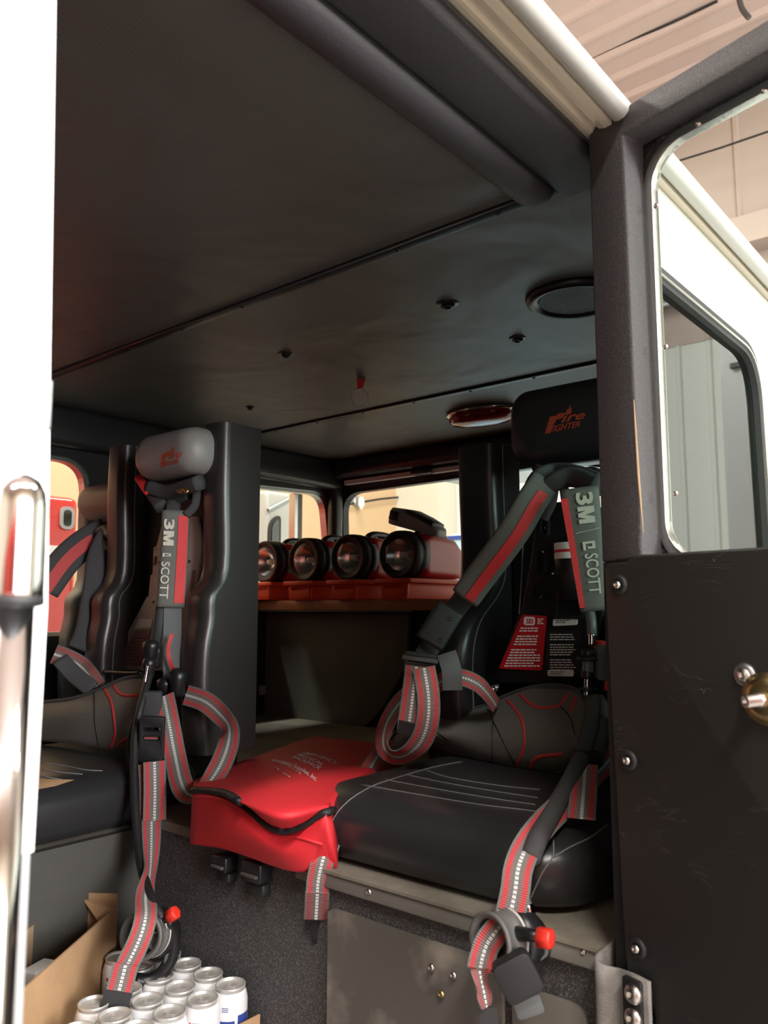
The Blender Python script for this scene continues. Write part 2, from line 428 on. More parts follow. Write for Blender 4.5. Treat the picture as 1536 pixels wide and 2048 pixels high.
def quadfn(bl, br, tl, tr):
    bl, br, tl, tr = map(V, (bl, br, tl, tr))
    return lambda u, v: bl*(1-u)*(1-v)+br*u*(1-v)+tl*(1-u)*v+tr*u*v
def bvh(o):
    dg = bpy.context.evaluated_depsgraph_get(); dg.update()
    e = o.evaluated_get(dg); me = e.to_mesh()
    mw = o.matrix_world if o.parent is None else Matrix.Identity(4)
    t = BVHTree.FromPolygons([v.co.copy() for v in me.vertices], [tuple(p.vertices) for p in me.polygons])
    e.to_mesh_clear(); return t
def cast(t, x, y, off=.001, dflt=None):
    r = ray(x, y).normalized(); h = t.ray_cast(V((0, 0, 0)), r)
    if h[0] is None: return None
    n = h[1] if h[1].dot(r) < 0 else -h[1]
    return h[0]+n*off
def stitch(name, px, t, r, m, parent, off=.0008, per=6, label=None, n=6, dash=False):
    P = [cast(t, x, y, off) for x, y in crom(px, per)]
    P = [p for p in P if p is not None]
    if len(P) < 3: print('stitch missed', name, px[0]); return None
    mb = MB(); mb.tube(P, r, n); return mb.build(name, m, parent, label, True)
def patchdecal(name, quad, t, m, parent, off=.0012, n=8, label=None):    # quad px: bl br tl tr
    (ax, ay), (bx, by), (cx, cy), (dx, dy) = quad; vs = []; last = None
    for j in range(n+1):
        for i in range(n+1):
            u, v = i/n, j/n
            x = ax*(1-u)*(1-v)+bx*u*(1-v)+cx*(1-u)*v+dx*u*v; y = ay*(1-u)*(1-v)+by*u*(1-v)+cy*(1-u)*v+dy*u*v
            p = cast(t, x, y, off) or last or Q(x, y, 1.8); last = p; vs.append(p)
    fs = [(j*(n+1)+i, j*(n+1)+i+1, (j+1)*(n+1)+i+1, (j+1)*(n+1)+i) for j in range(n) for i in range(n)]
    mb = MB(); mb.add(vs, fs); return mb.build(name, m, parent, label, True)
def castfn(quad, t, off=.002, dep=1.8, arc=0):
    (ax, ay), (bx, by), (cx, cy), (dx, dy) = quad
    st = {'p': None}
    def fn(u, v):
        x = ax*(1-u)*(1-v)+bx*u*(1-v)+cx*(1-u)*v+dx*u*v; y = ay*(1-u)*(1-v)+by*u*(1-v)+cy*(1-u)*v+dy*u*v
        if arc: y -= arc*(1-(2*u-1)**2)
        p = cast(t, x, y, off) or st['p'] or Q(x, y, dep); st['p'] = p; return p
    return fn
def bolt(mb, c, n, r=.006, h=.004):
    mb.lathe(c, n, [(0, r), (h*.4, r*.98), (h*.8, r*.75), (h, r*.4), (h, r*.38), (h*.5, r*.3)], 14)

# ================================================================ THE SETTING
def XY(z=0): return lambda a, b, o: V((a, b, z+o))
def XZ(y=0): return lambda a, b, o: V((a, y+o, b))
def YZ(x=0): return lambda a, b, o: V((x+o, a, b))
# ---- garage hall
struct(MB().box(-7.2, 8.0, -6.2, 6.2, -1.85, -1.75).build('floor', 'floor'))
g = MB(); g.box(-7.2, 8.0, -6.2, 6.2, 5.13, 5.2)
x = -7
while x < 7.85:
    g.add([V((x+dx, y, z)) for y in (-6.1, 6.1) for dx, z in ((0, 5.13), (.03, 5.085), (.07, 5.085), (.10, 5.13))], [(0, 1, 5, 4), (1, 2, 6, 5), (2, 3, 7, 6)])
    x += .34
struct(g.build('ceiling', 'gceil'))
def ribwall(name, x, y0, y1, z0, z1, m, step=.3):
    g = MB(); g.box(x, x+.1, y0, y1, z0, z1); y = y0+.05
    while y < y1-.08:
        g.add([V((x-h, y+d, z)) for z in (z0, z1) for d, h in ((0, 0), (.015, .02), (.05, .02), (.065, 0))], [(0, 1, 5, 4), (1, 2, 6, 5), (2, 3, 7, 6)]); y += step
    return struct(g.build(name, m))
ribwall('wall_right', 7.85, -6.1, 6.1, -1.75, 2.6, 'gwallw')
ribwall('wall_right_upper', 7.84, -6.1, 6.1, 2.6, 5.13, 'gceil', .9)
struct(MB().box(-7.2, 8, 6.1, 6.2, -1.75, 5.13).build('wall_back', 'tanwall'))
g = MB().box(-7.2, 8, -6.2, -6.1, -1.75, 5.13)
y = -7.0
while y < 7.9:
    g.box(y, y+.05, -6.1, -6.075, -1.75, 5.13); y += .4
struct(g.build('wall_front', 'gwall'))
struct(MB().box(-7.2, -7.1, -6.1, 6.1, -1.75, 5.13).build('wall_left', 'gwall'))
struct(MB().box(7.5, 7.84, 5.45, 6.1, -1.75, 5.1).build('trim_1', 'gwall'))       # boxed column in the hall corner
bm_ = MB(); bm_.box(7.55, 7.83, -6.1, 5.4, 3.35, 3.62); bm_.box(7.7, 7.83, -6.1, 5.4, 3.05, 3.12)
struct(bm_.build('trim_2', 'gceil'))
p = MB(); p.tube([(7.72, y, 3.02) for y in (-6, 5.4)], .035, 8)
struct(p.build('trim_3', 'steel'))
# hall light fixtures
for i, (lx, ly, _) in enumerate(LAMPS):
    t = thing('strip_light', (lx, ly, 5.08), ['strip light', 'strip light'][0]+' hanging under the ribbed ceiling '+['behind the photographer to the left', 'behind the photographer', 'above the open door side', 'beyond the truck to the left', 'beyond the truck', 'beyond the truck near the cool white wall'][i], 'light', 'hall strip lights')
    MB().box(lx-1.25, lx+1.25, ly-.2, ly+.2, 4.9, 4.98).build('housing', 'sticker', t)
    MB().box(lx-1.2, lx+1.2, ly-.17, ly+.17, 4.86, 4.9).build('diffuser', 'tube', t)
    MB().tube([(lx-.8, ly, 4.98), (lx-.8, ly, 5.13)], .01, 6).build('hanger', 'steel', t)
    MB().tube([(lx+.8, ly, 4.98), (lx+.8, ly, 5.13)], .01, 6).build('hanger', 'steel', t)
# hall details seen past the open door
t = thing('power_cable', (6.2, 2, 5.0), 'thin dark cable sagging under the ribbed pinkish ceiling', 'cable')
c = [onX(1170, 122, 6.6), onX(1250, 85, 6.6), onX(1340, 47, 6.6), onX(1435, 2, 6.6)]
MB().tube([V(q) for q in crom([tuple(q) for q in c], 5)], .012, 6).build('sheath', 'rubber', t)
t = thing('hanging_wire', (7.3, 1, 3.3), 'dark wire stretched across the hall seen through the open door glass', 'wire')
MB().tube([onX(1330, 330, 7.3), onX(1440, 296, 7.3), onX(1560, 255, 7.3)], .010, 6).build('sheath', 'rubber', t)
c = [onX(1475, -20, 6.4), onX(1483, 15, 6.4), onX(1498, 36, 6.4)]
tag(MB().tube([V(q) for q in crom([tuple(q) for q in c], 5)], .022, 8).build('conduit', 'greyp'), 'short bent grey conduit on the ribbed ceiling above the open door', 'conduit')
# roller door hardware at the right
t = thing('door_track', (7.3, 1.2, 0), 'perforated galvanised roller door track with dark rail beside it seen through the open door glass', 'track')
q0, q1 = onX(1452, 560, 5.2), onX(1487, 900, 5.2)
yy = .92-(q0.y+q1.y)/2
MB().box(5.2, 5.26, yy-.09, yy+.09, -1.75, 3.2).build('track_plate', 'steel', t)
MB().box(5.12, 5.2, yy+.10, yy+.16, -1.75, 3.2).build('rail', 'greyp', t)
for z in (1.5, 1.66): MB().box(5.16, 5.2, yy-.02, yy+.1, z, z+.03).build('bracket', 'greyp', t)
# red fire truck parked beyond the cab
t = thing('fire_truck', (1.8, 5.0, -1.75), 'red fire truck parked beyond the cab, seen through the far side window', 'truck')
fy = 4.5
bev(MB().box(-1.5, 2.5, fy, fy+1.0, -1.2, onY(130, 992, fy).z).build('body', 'redtruck', t), .05, 3)
a, b = onY(120, 1012, fy), onY(146, 1060, fy)
w_ = MB().plate(roundpoly([(a.x, a.z), (b.x, a.z), (b.x, b.z), (a.x, b.z)], .04), [], XZ(fy), -.012, 0).build('window', 'silver', t)
MB().plate(roundpoly([(a.x+.02, a.z-.02), (b.x-.02, a.z-.02), (b.x-.02, b.z+.02), (a.x+.02, b.z+.02)], .03), [], XZ(fy), -.016, -.012).build('pane', 'glasst', w_)
z1 = onY(120, 1092, fy).z; z2 = onY(120, 1112, fy).z
MB().box(-1.5, 2.5, fy-.012, fy, z2, z1).build('stripe', 'sticker', t)
for xx in (-.6, 1.4):
    MB().lathe((xx, fy-.02, -1.3), (0, 1, 0), [(0, .30), (.02, .44), (.25, .45)], 24).build('wheel', 'rubber', t)
# second red truck on the photographer's side, seen only as a reflection
t = thing('fire_truck', (-3.2, -3.2, -1.75), 'red fire truck body behind the photographer, mirrored in the chrome grab handle', 'truck')
bev(MB().box(-5.6, -.9, -4.2, -3.0, -1.2, 1.0).build('body', 'redtruck', t), .05, 3)
MB().box(-5.6, -.9, -3.0, -2.98, -.45, -.25).build('stripe', 'sticker', t)
for xx in (-4.6, -1.8): MB().plate(rrect(xx-.35, xx+.35, .2, .75, .08), [], XZ(-3.0), 0, .02).build('window', 'glasst', t)
for xx in (-4.6, -1.8): MB().lathe((xx, -3.2, -1.3), (0, 1, 0), [(0, .30), (.02, .44), (.22, .45)], 24).build('wheel', 'rubber', t)
# tan wall fittings
for px, py in ((716, 1002), (836, 997)):
    t = thing('wall_lamp', onY(px, py, 6.05), 'small pale fitting on the tan hall wall '+('left of the hall corner' if px < 800 else 'right beside the hall corner'), 'lamp')
    c = onY(px, py, 6.05)
    MB().lathe((c.x, 6.1, c.z), (0, -1, 0), [(0, .06), (.04, .06), (.05, .04)], 14).build('base', 'steel', t)
    MB().lathe((c.x, 6.0, c.z-.10), (0, 0, 1), [(0, .01), (.04, .035), (.10, .035), (.14, .02)], 14).build('globe', 'sticker', t)
p = MB(); p.tube([onY(690, 1010, 6.07), onY(760, 998, 6.07), onY(840, 990, 6.07)], .012, 6)
tag(p.build('wall_cable', 'rubber'), 'thin dark cable run along the tan hall wall', 'cable')
# pale blue item at the right end of the rear window
a, b = onX(925, 1066, 5.6), onX(960, 1150, 5.6)
t = thing('blue_vehicle', (5.8, a.y, -1.7), 'pale blue and white vehicle cab side beyond the rear window, right of the lanterns', 'vehicle')
bev(MB().box(5.6, 6.1, a.y-1.0, a.y+.15, -1.75, a.z).build('body', 'screen', t), .04, 3)
MB().box(5.585, 5.6, a.y-1.0, a.y+.15, a.z-.05, a.z-.02).build('stripe', 'blue', t)
# white ambulance style body beyond the far window
t = thing('white_vehicle', (3.3, 4.0, -1.75), 'white vehicle with a small rounded window parked beyond the far side window', 'vehicle')
a, b, c = onY(533, 992, 3.8), onY(591, 988, 3.8), onY(533, 1110, 3.8)
o = MB().box(a.x, b.x+.05, 3.8, 4.4, -1.5, b.z).build('body', 'white', t); bev(o, .03, 3)
a1, b1 = onY(536, 1030, 3.8), onY(558, 1110, 3.8)
w_ = MB().plate(roundpoly([(a1.x, b1.z), (b1.x, b1.z), (b1.x, a1.z+.02), (a1.x, a1.z-.04)], .06), [], XZ(3.8), -.015, 0).build('window', 'black', t)
MB().plate(roundpoly([(a1.x+.02, b1.z+.02), (b1.x-.02, b1.z+.02), (b1.x-.02, a1.z-.01), (a1.x+.02, a1.z-.06)], .05), [], XZ(3.8), -.02, -.015).build('pane', 'glasst', w_)
MB().tube([onY(536, 1020, 3.78), onY(590, 992, 3.78)], .012, 6).build('gutter', 'steel', t)

# ---- truck cab shell
NY, FY, RX, CZ, FZ, PX, PZ = .5, 2.70, 2.85, .71, -.83, 1.08, -.462
o = struct(MB().box(-.9, RX+.04, .50, FY+.04, CZ, CZ+.03).build('ceiling_cab', 'liner'))
struct(MB().box(-.9, RX, NY-.04, FY+.02, FZ-.04, FZ).build('floor_cab', 'speck'))
struct(MB().box(-.95, -.9, NY, FY, FZ, CZ).build('wall_cab_front', 'vinyl'))
# far side wall with its windows
def px2(fn, pts): return [fn(*p) for p in pts]
fw = lambda x, y: (onY(x, y, FY).x, onY(x, y, FY).z)
tl, tr = fw(520, 975), fw(648, 986); br = fw(672, 1100)
h1 = roundpoly([(tl[0]-.35, tl[1]+.0), (tr[0]+.02, tr[1]+.005), (br[0]-.0, .05), (tl[0]-.35, .05)], [.03, .09, .04, .03], 8)
l2 = fw(172, 960); h2t = fw(140, 915)[1]
h2 = roundpoly([(.35, h2t), (l2[0]+.01, h2t), (l2[0]+.04, -.1), (.35, -.1)], [.05, .10, .06, .05], 8)
outer = [(-.9, FZ), (RX+.04, FZ), (RX+.04, CZ), (-.9, CZ)]
struct(MB().plate(outer, [h1, h2], XZ(FY), 0, .045).build('wall_cab_far', 'vinyl'))
def inset(poly, d):
    c = V((sum(p[0] for p in poly)/len(poly), sum(p[1] for p in poly)/len(poly)))
    x0, x1 = min(p[0] for p in poly), max(p[0] for p in poly); y0, y1 = min(p[1] for p in poly), max(p[1] for p in poly)
    sx, sy = (x1-x0-2*d)/(x1-x0), (y1-y0-2*d)/(y1-y0)
    cx, cy = (x0+x1)/2, (y0+y1)/2
    return [(cx+(p[0]-cx)*sx, cy+(p[1]-cy)*sy) for p in poly]
for k, h in ((1, h1), (2, h2)):
    f = struct(MB().plate(h, [inset(h, .014)], XZ(FY), .01, .05).build(f'window_{k}', 'alu'))
    struct(MB().plate(inset(h, .012), [], XZ(FY), .028, .032).build('pane', 'glass', f))
    if k == 1:
        mx_ = fw(600, 1000)[0]
        struct(MB().box(mx_-.022, mx_-.003, FY+.01, FY+.05, .05, tl[1]).build('mullion', 'alu', f)); struct(MB().box(mx_+.003, mx_+.03, FY+.015, FY+.045, .05, tl[1]).build('mullion', 'silver', f))
# rear wall with its wide window
rw = lambda x, y: (onX(x, y, RX).y, onX(x, y, RX).z)
a, b = rw(684, 974), rw(945, 938)
h3 = roundpoly([(a[0], .02), (a[0]+.02, a[1]-.02), (.80, b[1]), (.80, .02)], [.05, .11, .1, .05], 8)
struct(MB().plate([(NY, FZ), (FY, FZ), (FY, CZ), (NY, CZ)], [h3], YZ(RX), 0, .045).build('wall_cab_rear', 'vinyl'))
f = struct(MB().plate(h3, [inset(h3, .016)], YZ(RX), .01, .05).build('window_3', 'black'))
struct(MB().plate(inset(h3, .012), [], YZ(RX), .028, .032).build('pane', 'glass', f))
# padded corner post and coves
struct(bev(MB().box(RX-.07, RX+.0, FY-.055, FY-.0, -.3, CZ).build('trim_4', 'vinyl'), .02, 3))
o = MB().box(1.2, RX-.0, FY-.06, FY, tl[1]+.035, CZ).build('trim_5', 'vinyl'); struct(bev(o, .025, 4))
o = MB().box(RX-.09, RX, NY, FY, a[1]+.03, CZ).build('trim_6', 'vinyl'); struct(bev(o, .03, 4))
# metal strip with a clip over the rear window
t = thing('window_visor', (RX-.05, 2.0, .6), 'slim silver strip with a small black clip along the top of the rear window', 'strip')
a2, b2 = rw(700, 966), rw(950, 932)
MB().obox(((RX-.03), (a2[0]+b2[0]-.5)/2, a2[1]-.004), (.012, 0, 0), (0, (a2[0]-b2[0]+.5)/2, 0), (0, 0, .010)).build('strip', 'sticker', t)
c = rw(857, 942); bev(MB().box(RX-.07, RX-.015, c[0]-.05, c[0]+.05, c[1]-.022, c[1]+.006).build('clip', 'black', t), .005)

# near side wall behind the open door, with window
nw = lambda x, y: (onY(x, y, .46).x, onY(x, y, .46).z)
wt = nw(1400, 527); wr = nw(1500, 720)
print('near window', nw(1325, 440), nw(1470, 600), wr, nw(1525, 1090))
NW = roundpoly([(1.13, .0), (1.13, .52), (wr[0]+.01, .52), (wr[0]+.03, .0)], [.07, .08, .10, .08], 8)
outer = [(1.10, FZ), (RX+.04, FZ), (RX+.04, .715), (1.10, .715)]
struct(MB().plate(outer, [NW], XZ(.46), 0, .012).build('wall_cab_near', 'white'))
struct(MB().plate(outer, [NW], XZ(.46), .013, .04).build('wall_cab_near_lining', 'vinyl'))
f = struct(MB().plate([*[(p[0], p[1]) for p in inset(NW, -.022)]], [inset(NW, .006)], XZ(.46), -.012, .0).build('window_4', 'rubber'))
struct(MB().plate(inset(NW, -.008), [inset(NW, -.003)], XZ(.46), -.016, -.012).build('trim_bead', 'alu', f))
struct(MB().plate(inset(NW, .004), [], XZ(.46), .0, .004).build('pane', 'glasst', f))
# roof: outside skin with gutter and bright bullnose, running the length of the cab
prof = [(.503, .722), (.501, .713), (.494, .706), (.486, .703), (.480, .702), (.477, .710), (.472, .711), (.468, .702), (.458, .698), (.446, .697), (.444, .72)]
r1 = [[V((x, y, z)) for y, z in prof+[(.50, .745)]] for x in (-1.3, 4.2)]
o = MB().loft(r1).build('trim_7', 'cream', smooth=False); struct(o)
prof2 = [(.444, .700), (.434, .696), (.424, .697), (.417, .702), (.415, .71), (.419, .722), (.432, .742), (.47, .77), (.60, .80), (1.2, .82), (FY, .82), (FY+.06, .79), (FY+.06, .745), (.444, .745)]
o = MB().loft([[V((x, y, z)) for y, z in prof2] for x in (-1.3, 4.2)]).build('roof', 'white'); struct(bev(o, .003, 1, True, .9))
# header over the door, padded roll and seams
struct(bev(MB().box(-.9, 1.20, .503, .600, .694, .725).build('trim_8', 'header'), .012, 4))
ring = []
for x in (-.9, 1.150, 1.165, 1.172):
    k = 1 if x < 1.16 else (.9 if x < 1.17 else .6)
    ring.append([V((x, .632+.034*k*math.cos(t)*(1+.12*math.cos(3*t)), .703+.024*k*math.sin(t))) for t in [2*math.pi*i/20 for i in range(20)]])
struct(MB().loft(ring).build('trim_9', 'header', smooth=True))
def seam(name, x):
    o = MB(); o.box(x-.016, x+.016, .58, FY, CZ-.006, CZ+.002); o.build
    o2 = o.build(name, 'black'); bev(o2, .004, 3)
    MBb = MB(); MBb.tube([(x-.013, .58, CZ-.005), (x-.013, FY, CZ-.005)], .003, 6); s = struct(MBb.build('piping', 'vinyl', o2, smooth=True))
    sc = MB()
    for i in range(9): bolt(sc, (x+.002, .72+i*.235, CZ-.006), (0, 0, -1), .005, .003)
    struct(sc.build('screws', 'black', o2)); return struct(o2)
seam('trim_10', 1.176); seam('trim_11', 2.137)
# front door post: white outside panel at the left, close to the lens
edge = .247
pe = [(.219, .70), (.221, .38), (.229, .154), (.235, 0), (.234, -.137)]
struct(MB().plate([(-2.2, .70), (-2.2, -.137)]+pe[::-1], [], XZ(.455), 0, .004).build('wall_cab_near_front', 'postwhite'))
struct(MB().plate([(-2.2, -.137), (-2.2, -1.5), (.240, -1.5), (.232, -.137)], [], XZ(.455), 0, .004).build('wall_cab_near_front_lower', 'steel'))
struct(MB().plate([(-.3, .70), (-.3, FZ), (.234, FZ)]+[(a-.003, b) for a, b in pe[::-1]], [], XZ(.460), 0, .05).build('trim_12', 'matte'))
# platform and its front
pw = 1.62
struct(MB().box(PX, 2.42, NY, FY, PZ-.02, PZ).build('platform', 'platform'))
struct(MB().box(PX+.004, PX+.03, NY, pw+.0, FZ, PZ-.02).build('platform_front', 'speck'))
struct(MB().box(PX-.5, PX+.004, pw, pw+.02, FZ, -.492).build('platform_side', 'sidepanel'))
struct(MB().box(PX-.5, PX, pw+.02, FY, -.53, -.492).build('platform_step', 'platform'))
# lower rear bulkhead
struct(MB().box(2.42, 2.45, NY, FY, PZ, .0).build('bulkhead', 'vinyl'))

# ================================================================ THINGS
# ---- pedestal face of the near seat: trim rail, scuffed access panel, screws
t = thing('seat_pedestal', (PX, .8, FZ), 'black speckled seat pedestal with a scuffed access panel under the near jump seat', 'pedestal')
yA = onX(655, 1760, PX).y
bev(MB().box(PX-.012, PX+.004, NY+.005, onX(600, 1735, PX).y, -.492, PZ-.002).build('top_rail', 'olive', t), .003)
MB().box(PX-.016, PX+.05, NY+.005, onX(600, 1735, PX).y, PZ-.003, PZ+.002).build('worn_top_edge', 'platform', t)
ya, za = onX(660, 1815, PX).y, onX(660, 1815, PX).z
yb = onX(945, 1900, PX).y
pn = MB().plate(roundpoly([(ya, FZ+.01), (ya, za), (yb-.055, za), (yb-.055, FZ+.01)], [0, .012, .02, 0]), [], YZ(PX), -.006, .004).build('access_panel', 'scuff', t)
ye = onX(1175, 1990, PX).y
pn2 = MB().plate(roundpoly([(yb-.07, FZ+.01), (yb-.07, za-.02), (ye, za-.02), (ye, FZ+.01)], [0, .004, .025, 0]), [], YZ(PX), -.003, .004).build('door', 'olive', t)
bev(pn2, .002)
sc = 0
for px, py, r, m in ((738, 1784, .0065, 'screw'), (955, 1848, .0065, 'screw'), (863, 1935, .0065, 'screw'), (907, 1950, .0065, 'screw'), (883, 1988, .0065, 'brass'), (1168, 1903, .005, 'screw')):
    b_ = MB(); bolt(b_, onX(px, py, PX-.010), (-1, 0, 0), r, .005); b_.build('screw', m, t, 'brass screw' if m == 'brass' else None, True)
# webbing clips on the pedestal
for k, (px, py) in enumerate(((444, 1728), (508, 1745))):
    c = onX(px, py, PX-.02)
    t = thing('webbing_clip', (PX, c.y, c.z), ['small black plastic clip left of its twin under the red bag', 'larger black plastic clip right of its twin under the red bag'][k], 'clip', 'clips under the red bag')
    s = (1.0, 1.25)[k]
    bev(MB().box(PX-.03, PX+.003, c.y-.022*s, c.y+.022*s, c.z-.013*s, c.z+.016*s).build('clip_body', 'black', t), .004, 3)
    bev(MB().box(PX-.036, PX-.026, c.y-.018*s, c.y+.018*s, c.z-.006, c.z+.0*s).build('bar', 'greyp', t), .002)
    bev(MB().box(PX-.02, PX+.003, c.y-.020*s, c.y+.020*s, c.z-.034*s, c.z-.016*s).build('loop', 'rubber', t), .004)

# ---- jump seats
def ringloft(x0, x1, y0, y1, layers, rr, n=8):
    rings = []
    for z, ins in layers:
        r = max(.004, rr-ins*.3)
        rings.append([V((a, b, z)) for a, b in rrect(x0+ins, x1-ins, y0+ins, y1-ins, r, n)])
    return MB().loft(rings)
CUSH = [(0, .03), (.004, .012), (.02, .003), (.045, 0), (.075, .001), (.095, .010), (.109, .024), (.118, .042), (.123, .065), (.126, .10), (.127, .15), (.128, .19)]
def jump_seat(c0, c1, y0, y1, xb, bulge, ztop, label, mback='vinyl', mhead='vinyl', hy=None, cz=-.487, hz=(.36, .515), arm=.12, bolst=None, bt=.08, group='jump seats', sc=1):
    t = thing('jump_seat', (c1, (y0+y1)/2, PZ), label, 'seat', group)
    cu = ringloft(c0, c1, y0+.01, y1-.01, [(cz+z*sc, i) for z, i in CUSH], .12).build('cushion', 'vinyl', t, smooth=True)
    def profile(front, side):     # seat back bolster, front edge following a curve
        pts = crom(front, 5); return pts
    a = arm; yb0, yb1 = bolst or (y0, y1)
    fr = [(xb, ztop), (xb, .30), (xb+.005, .10), (xb-.035, .03), (xb-bulge*.75, -.03), (xb-bulge, -.11), (xb-bulge, -.25), (xb-bulge+.01, -.36)]
    fr = crom(fr, 4)
    back = xb+.13
    for s, (ya, yb) in enumerate(((yb0, yb0+a), (yb1-a, yb1))):
        rings = []
        for fx, fz in fr:
            r = .030; ring = []
            for (cx, cy, a0) in ((fx+r, ya+r, 180), (fx+r, yb-r, 90)):
                for k in range(6):
                    tt = math.radians(a0+90*k/5) if a0 == 180 else math.radians(180-90*k/5)
                    ring.append((cx+r*math.cos(tt), cy+r*math.sin(tt)))
            # order: near front corner, far front corner, then back
            A = ring[:6][::-1]; B = ring[6:]
            A = [(fx+r-r*math.cos(math.radians(q)), ya+r-r*math.sin(math.radians(q))) for q in (90, 72, 54, 36, 18, 0)]
            B = [(fx+r-r*math.cos(math.radians(q)), yb-r+r*math.sin(math.radians(q))) for q in (0, 18, 36, 54, 72, 90)]
            rings.append([V((p, q, fz)) for p, q in A+B+[(back, yb), (back, ya)]])
        bo = MB().loft(rings).build('bolster', mback, t, smooth=True)
        es = bo.modifiers.new('edges', 'EDGE_SPLIT'); es.split_angle = 1.1
        e = ya if s == 1 else yb
        st = MB(); dy = -.0015 if s == 1 else .0015
        st.tube([(fx+.045, e+dy, fz) for fx, fz in fr], .0016, 5); st.build('seam', 'stitch', bo)
    bev(MB().box(xb+.075, xb+.15, y0+a-.01, y1-a+.01, -.45, ztop-bt).build('backrest', 'matte', t), .015, 3)
    h0, h1 = hy or (y0+.19, y1-.04)
    zz = hz
    rings = []
    for x, i in ((xb-.02, .05), (xb-.035, .03), (xb-.035, .02)):
        pass
    L = [(-.078, .05), (-.077, .04), (-.070, .022), (-.055, .008), (-.03, 0), (.03, 0), (.05, .012), (.06, .03)]
    rg = [[V((xb+d, p, q)) for p, q in rrect(h0+i, h1-i, zz[0]+i*.9, zz[1]-i*.9, min(.05, (zz[1]-zz[0])/2-i*.9-.004), 7)] for d, i in L]
    hd = MB().loft(rg).build('headrest', mhead, t, smooth=True)
    return t, cu, hd
s1, cu1, hd1 = jump_seat(1.095, 1.70, .555, 1.19, 1.72, .15, .42, 'near black vinyl jump seat with dark headrest beside the open door', hy=(.66, 1.0), hz=(.335, .525), cz=-.452, sc=.88, bolst=(.60, 1.20), bt=.20)
# its near and far bolsters stand where the cushion ends
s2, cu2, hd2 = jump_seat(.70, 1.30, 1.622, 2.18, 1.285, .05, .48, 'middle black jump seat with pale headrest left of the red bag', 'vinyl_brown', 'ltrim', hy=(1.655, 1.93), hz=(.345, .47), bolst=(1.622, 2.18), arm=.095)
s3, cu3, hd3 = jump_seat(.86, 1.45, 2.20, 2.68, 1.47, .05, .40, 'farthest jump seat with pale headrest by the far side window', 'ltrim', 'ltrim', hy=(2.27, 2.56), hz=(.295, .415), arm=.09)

T1 = bvh(cu1)
for pts in ([(668, 1705), (662, 1660), (672, 1630), (700, 1600), (740, 1575), (775, 1562), (830, 1545), (880, 1532), (925, 1524)],
            [(722, 1570), (850, 1592), (960, 1610), (1060, 1622), (1130, 1632)], [(770, 1560), (880, 1580), (980, 1597), (1070, 1610)],
            [(812, 1550), (900, 1568), (1000, 1585), (1075, 1596)], [(852, 1541), (900, 1556), (1000, 1572), (1080, 1580)]):
    stitch('seam', pts, T1, .0011, 'stitch', cu1)
stitch('seam', [(1060, 1798), (1085, 1745), (1105, 1715), (1107, 1690), (1108, 1660), (1125, 1632)], T1, .0013, 'stitch', cu1)
stitch('seam', [(1107, 1715), (1140, 1695), (1180, 1675), (1215, 1650)], T1, .0013, 'stitch', cu1)
T2 = bvh(cu2)
for pts in ([(85, 1526), (130, 1532), (170, 1540), (205, 1542)], [(85, 1540), (120, 1545), (165, 1549)], [(82, 1552), (100, 1556), (125, 1560)]):
    stitch('seam', pts, T2, .0011, 'stitch', cu2)
# tan worn patch where foam shows on the middle cushion
patchdecal('worn_patch', [(72, 1580), (110, 1573), (72, 1558), (150, 1560)], T2, 'card', cu2, .0008, label='tan worn patch')
# seat base flap screws
b_ = MB(); c = onX(993, 1376, 1.62); bolt(b_, c, (-1, 0, 0), .011, .012); b_.build('knob', 'chrome', s1, 'chrome knob', True)

# headrest emblems: a block with the word Fire over FIGHTER and a flame
def emblem(hd, quad, name='emblem'):
    T = bvh(hd); bl, br, tl, tr = quad
    lerp = lambda p, q, k: (p[0]+(q[0]-p[0])*k, p[1]+(q[1]-p[1])*k)
    def sub(u0, v0, u1, v1):
        P = lambda u, v: lerp(lerp(bl, br, u), lerp(tl, tr, u), v)
        return [P(u0, v0), P(u1, v0), P(u0, v1), P(u1, v1)]
    root = patchdecal(name, sub(.0, .0, .16, .72), T, 'orange', hd, .001, 5, 'orange emblem')
    text('lettering', 'Fire', castfn(sub(.10, .36, 1, .80), T, .0016), 'orange', hd, .02, .25) if True else None
    text('lettering', 'FIGHTER', castfn(sub(.10, .0, .90, .30), T, .0016), 'orange', hd, .02, .2)
    patchdecal(name, sub(.16, .64, .42, .72), T, 'orange', hd, .001, 4)
    # flame
    P = sub(.42, .74, .62, 1.12)
    fl = []
    for u, v in ((0, 0), (.15, .35), (.05, .55), (.35, .5), (.4, .85), (.55, 1), (.6, .6), (.8, .7), (.75, .35), (.9, .1), (.6, -.1)):
        x = P[0][0]*(1-u)*(1-v)+P[1][0]*u*(1-v)+P[2][0]*(1-u)*v+P[3][0]*u*v; y = P[0][1]*(1-u)*(1-v)+P[1][1]*u*(1-v)+P[2][1]*(1-u)*v+P[3][1]*u*v
        q = cast(T, x, y, .0014)
        if q: fl.append(q)
    if len(fl) > 4: MB().add(fl, [tuple(range(len(fl)))]).build('flame', 'orange', hd, fix=False)
emblem(hd1, ((1090, 868), (1168, 852), (1104, 820), (1174, 812)))
emblem(hd2, ((322, 935), (362, 925), (325, 898), (368, 893)))

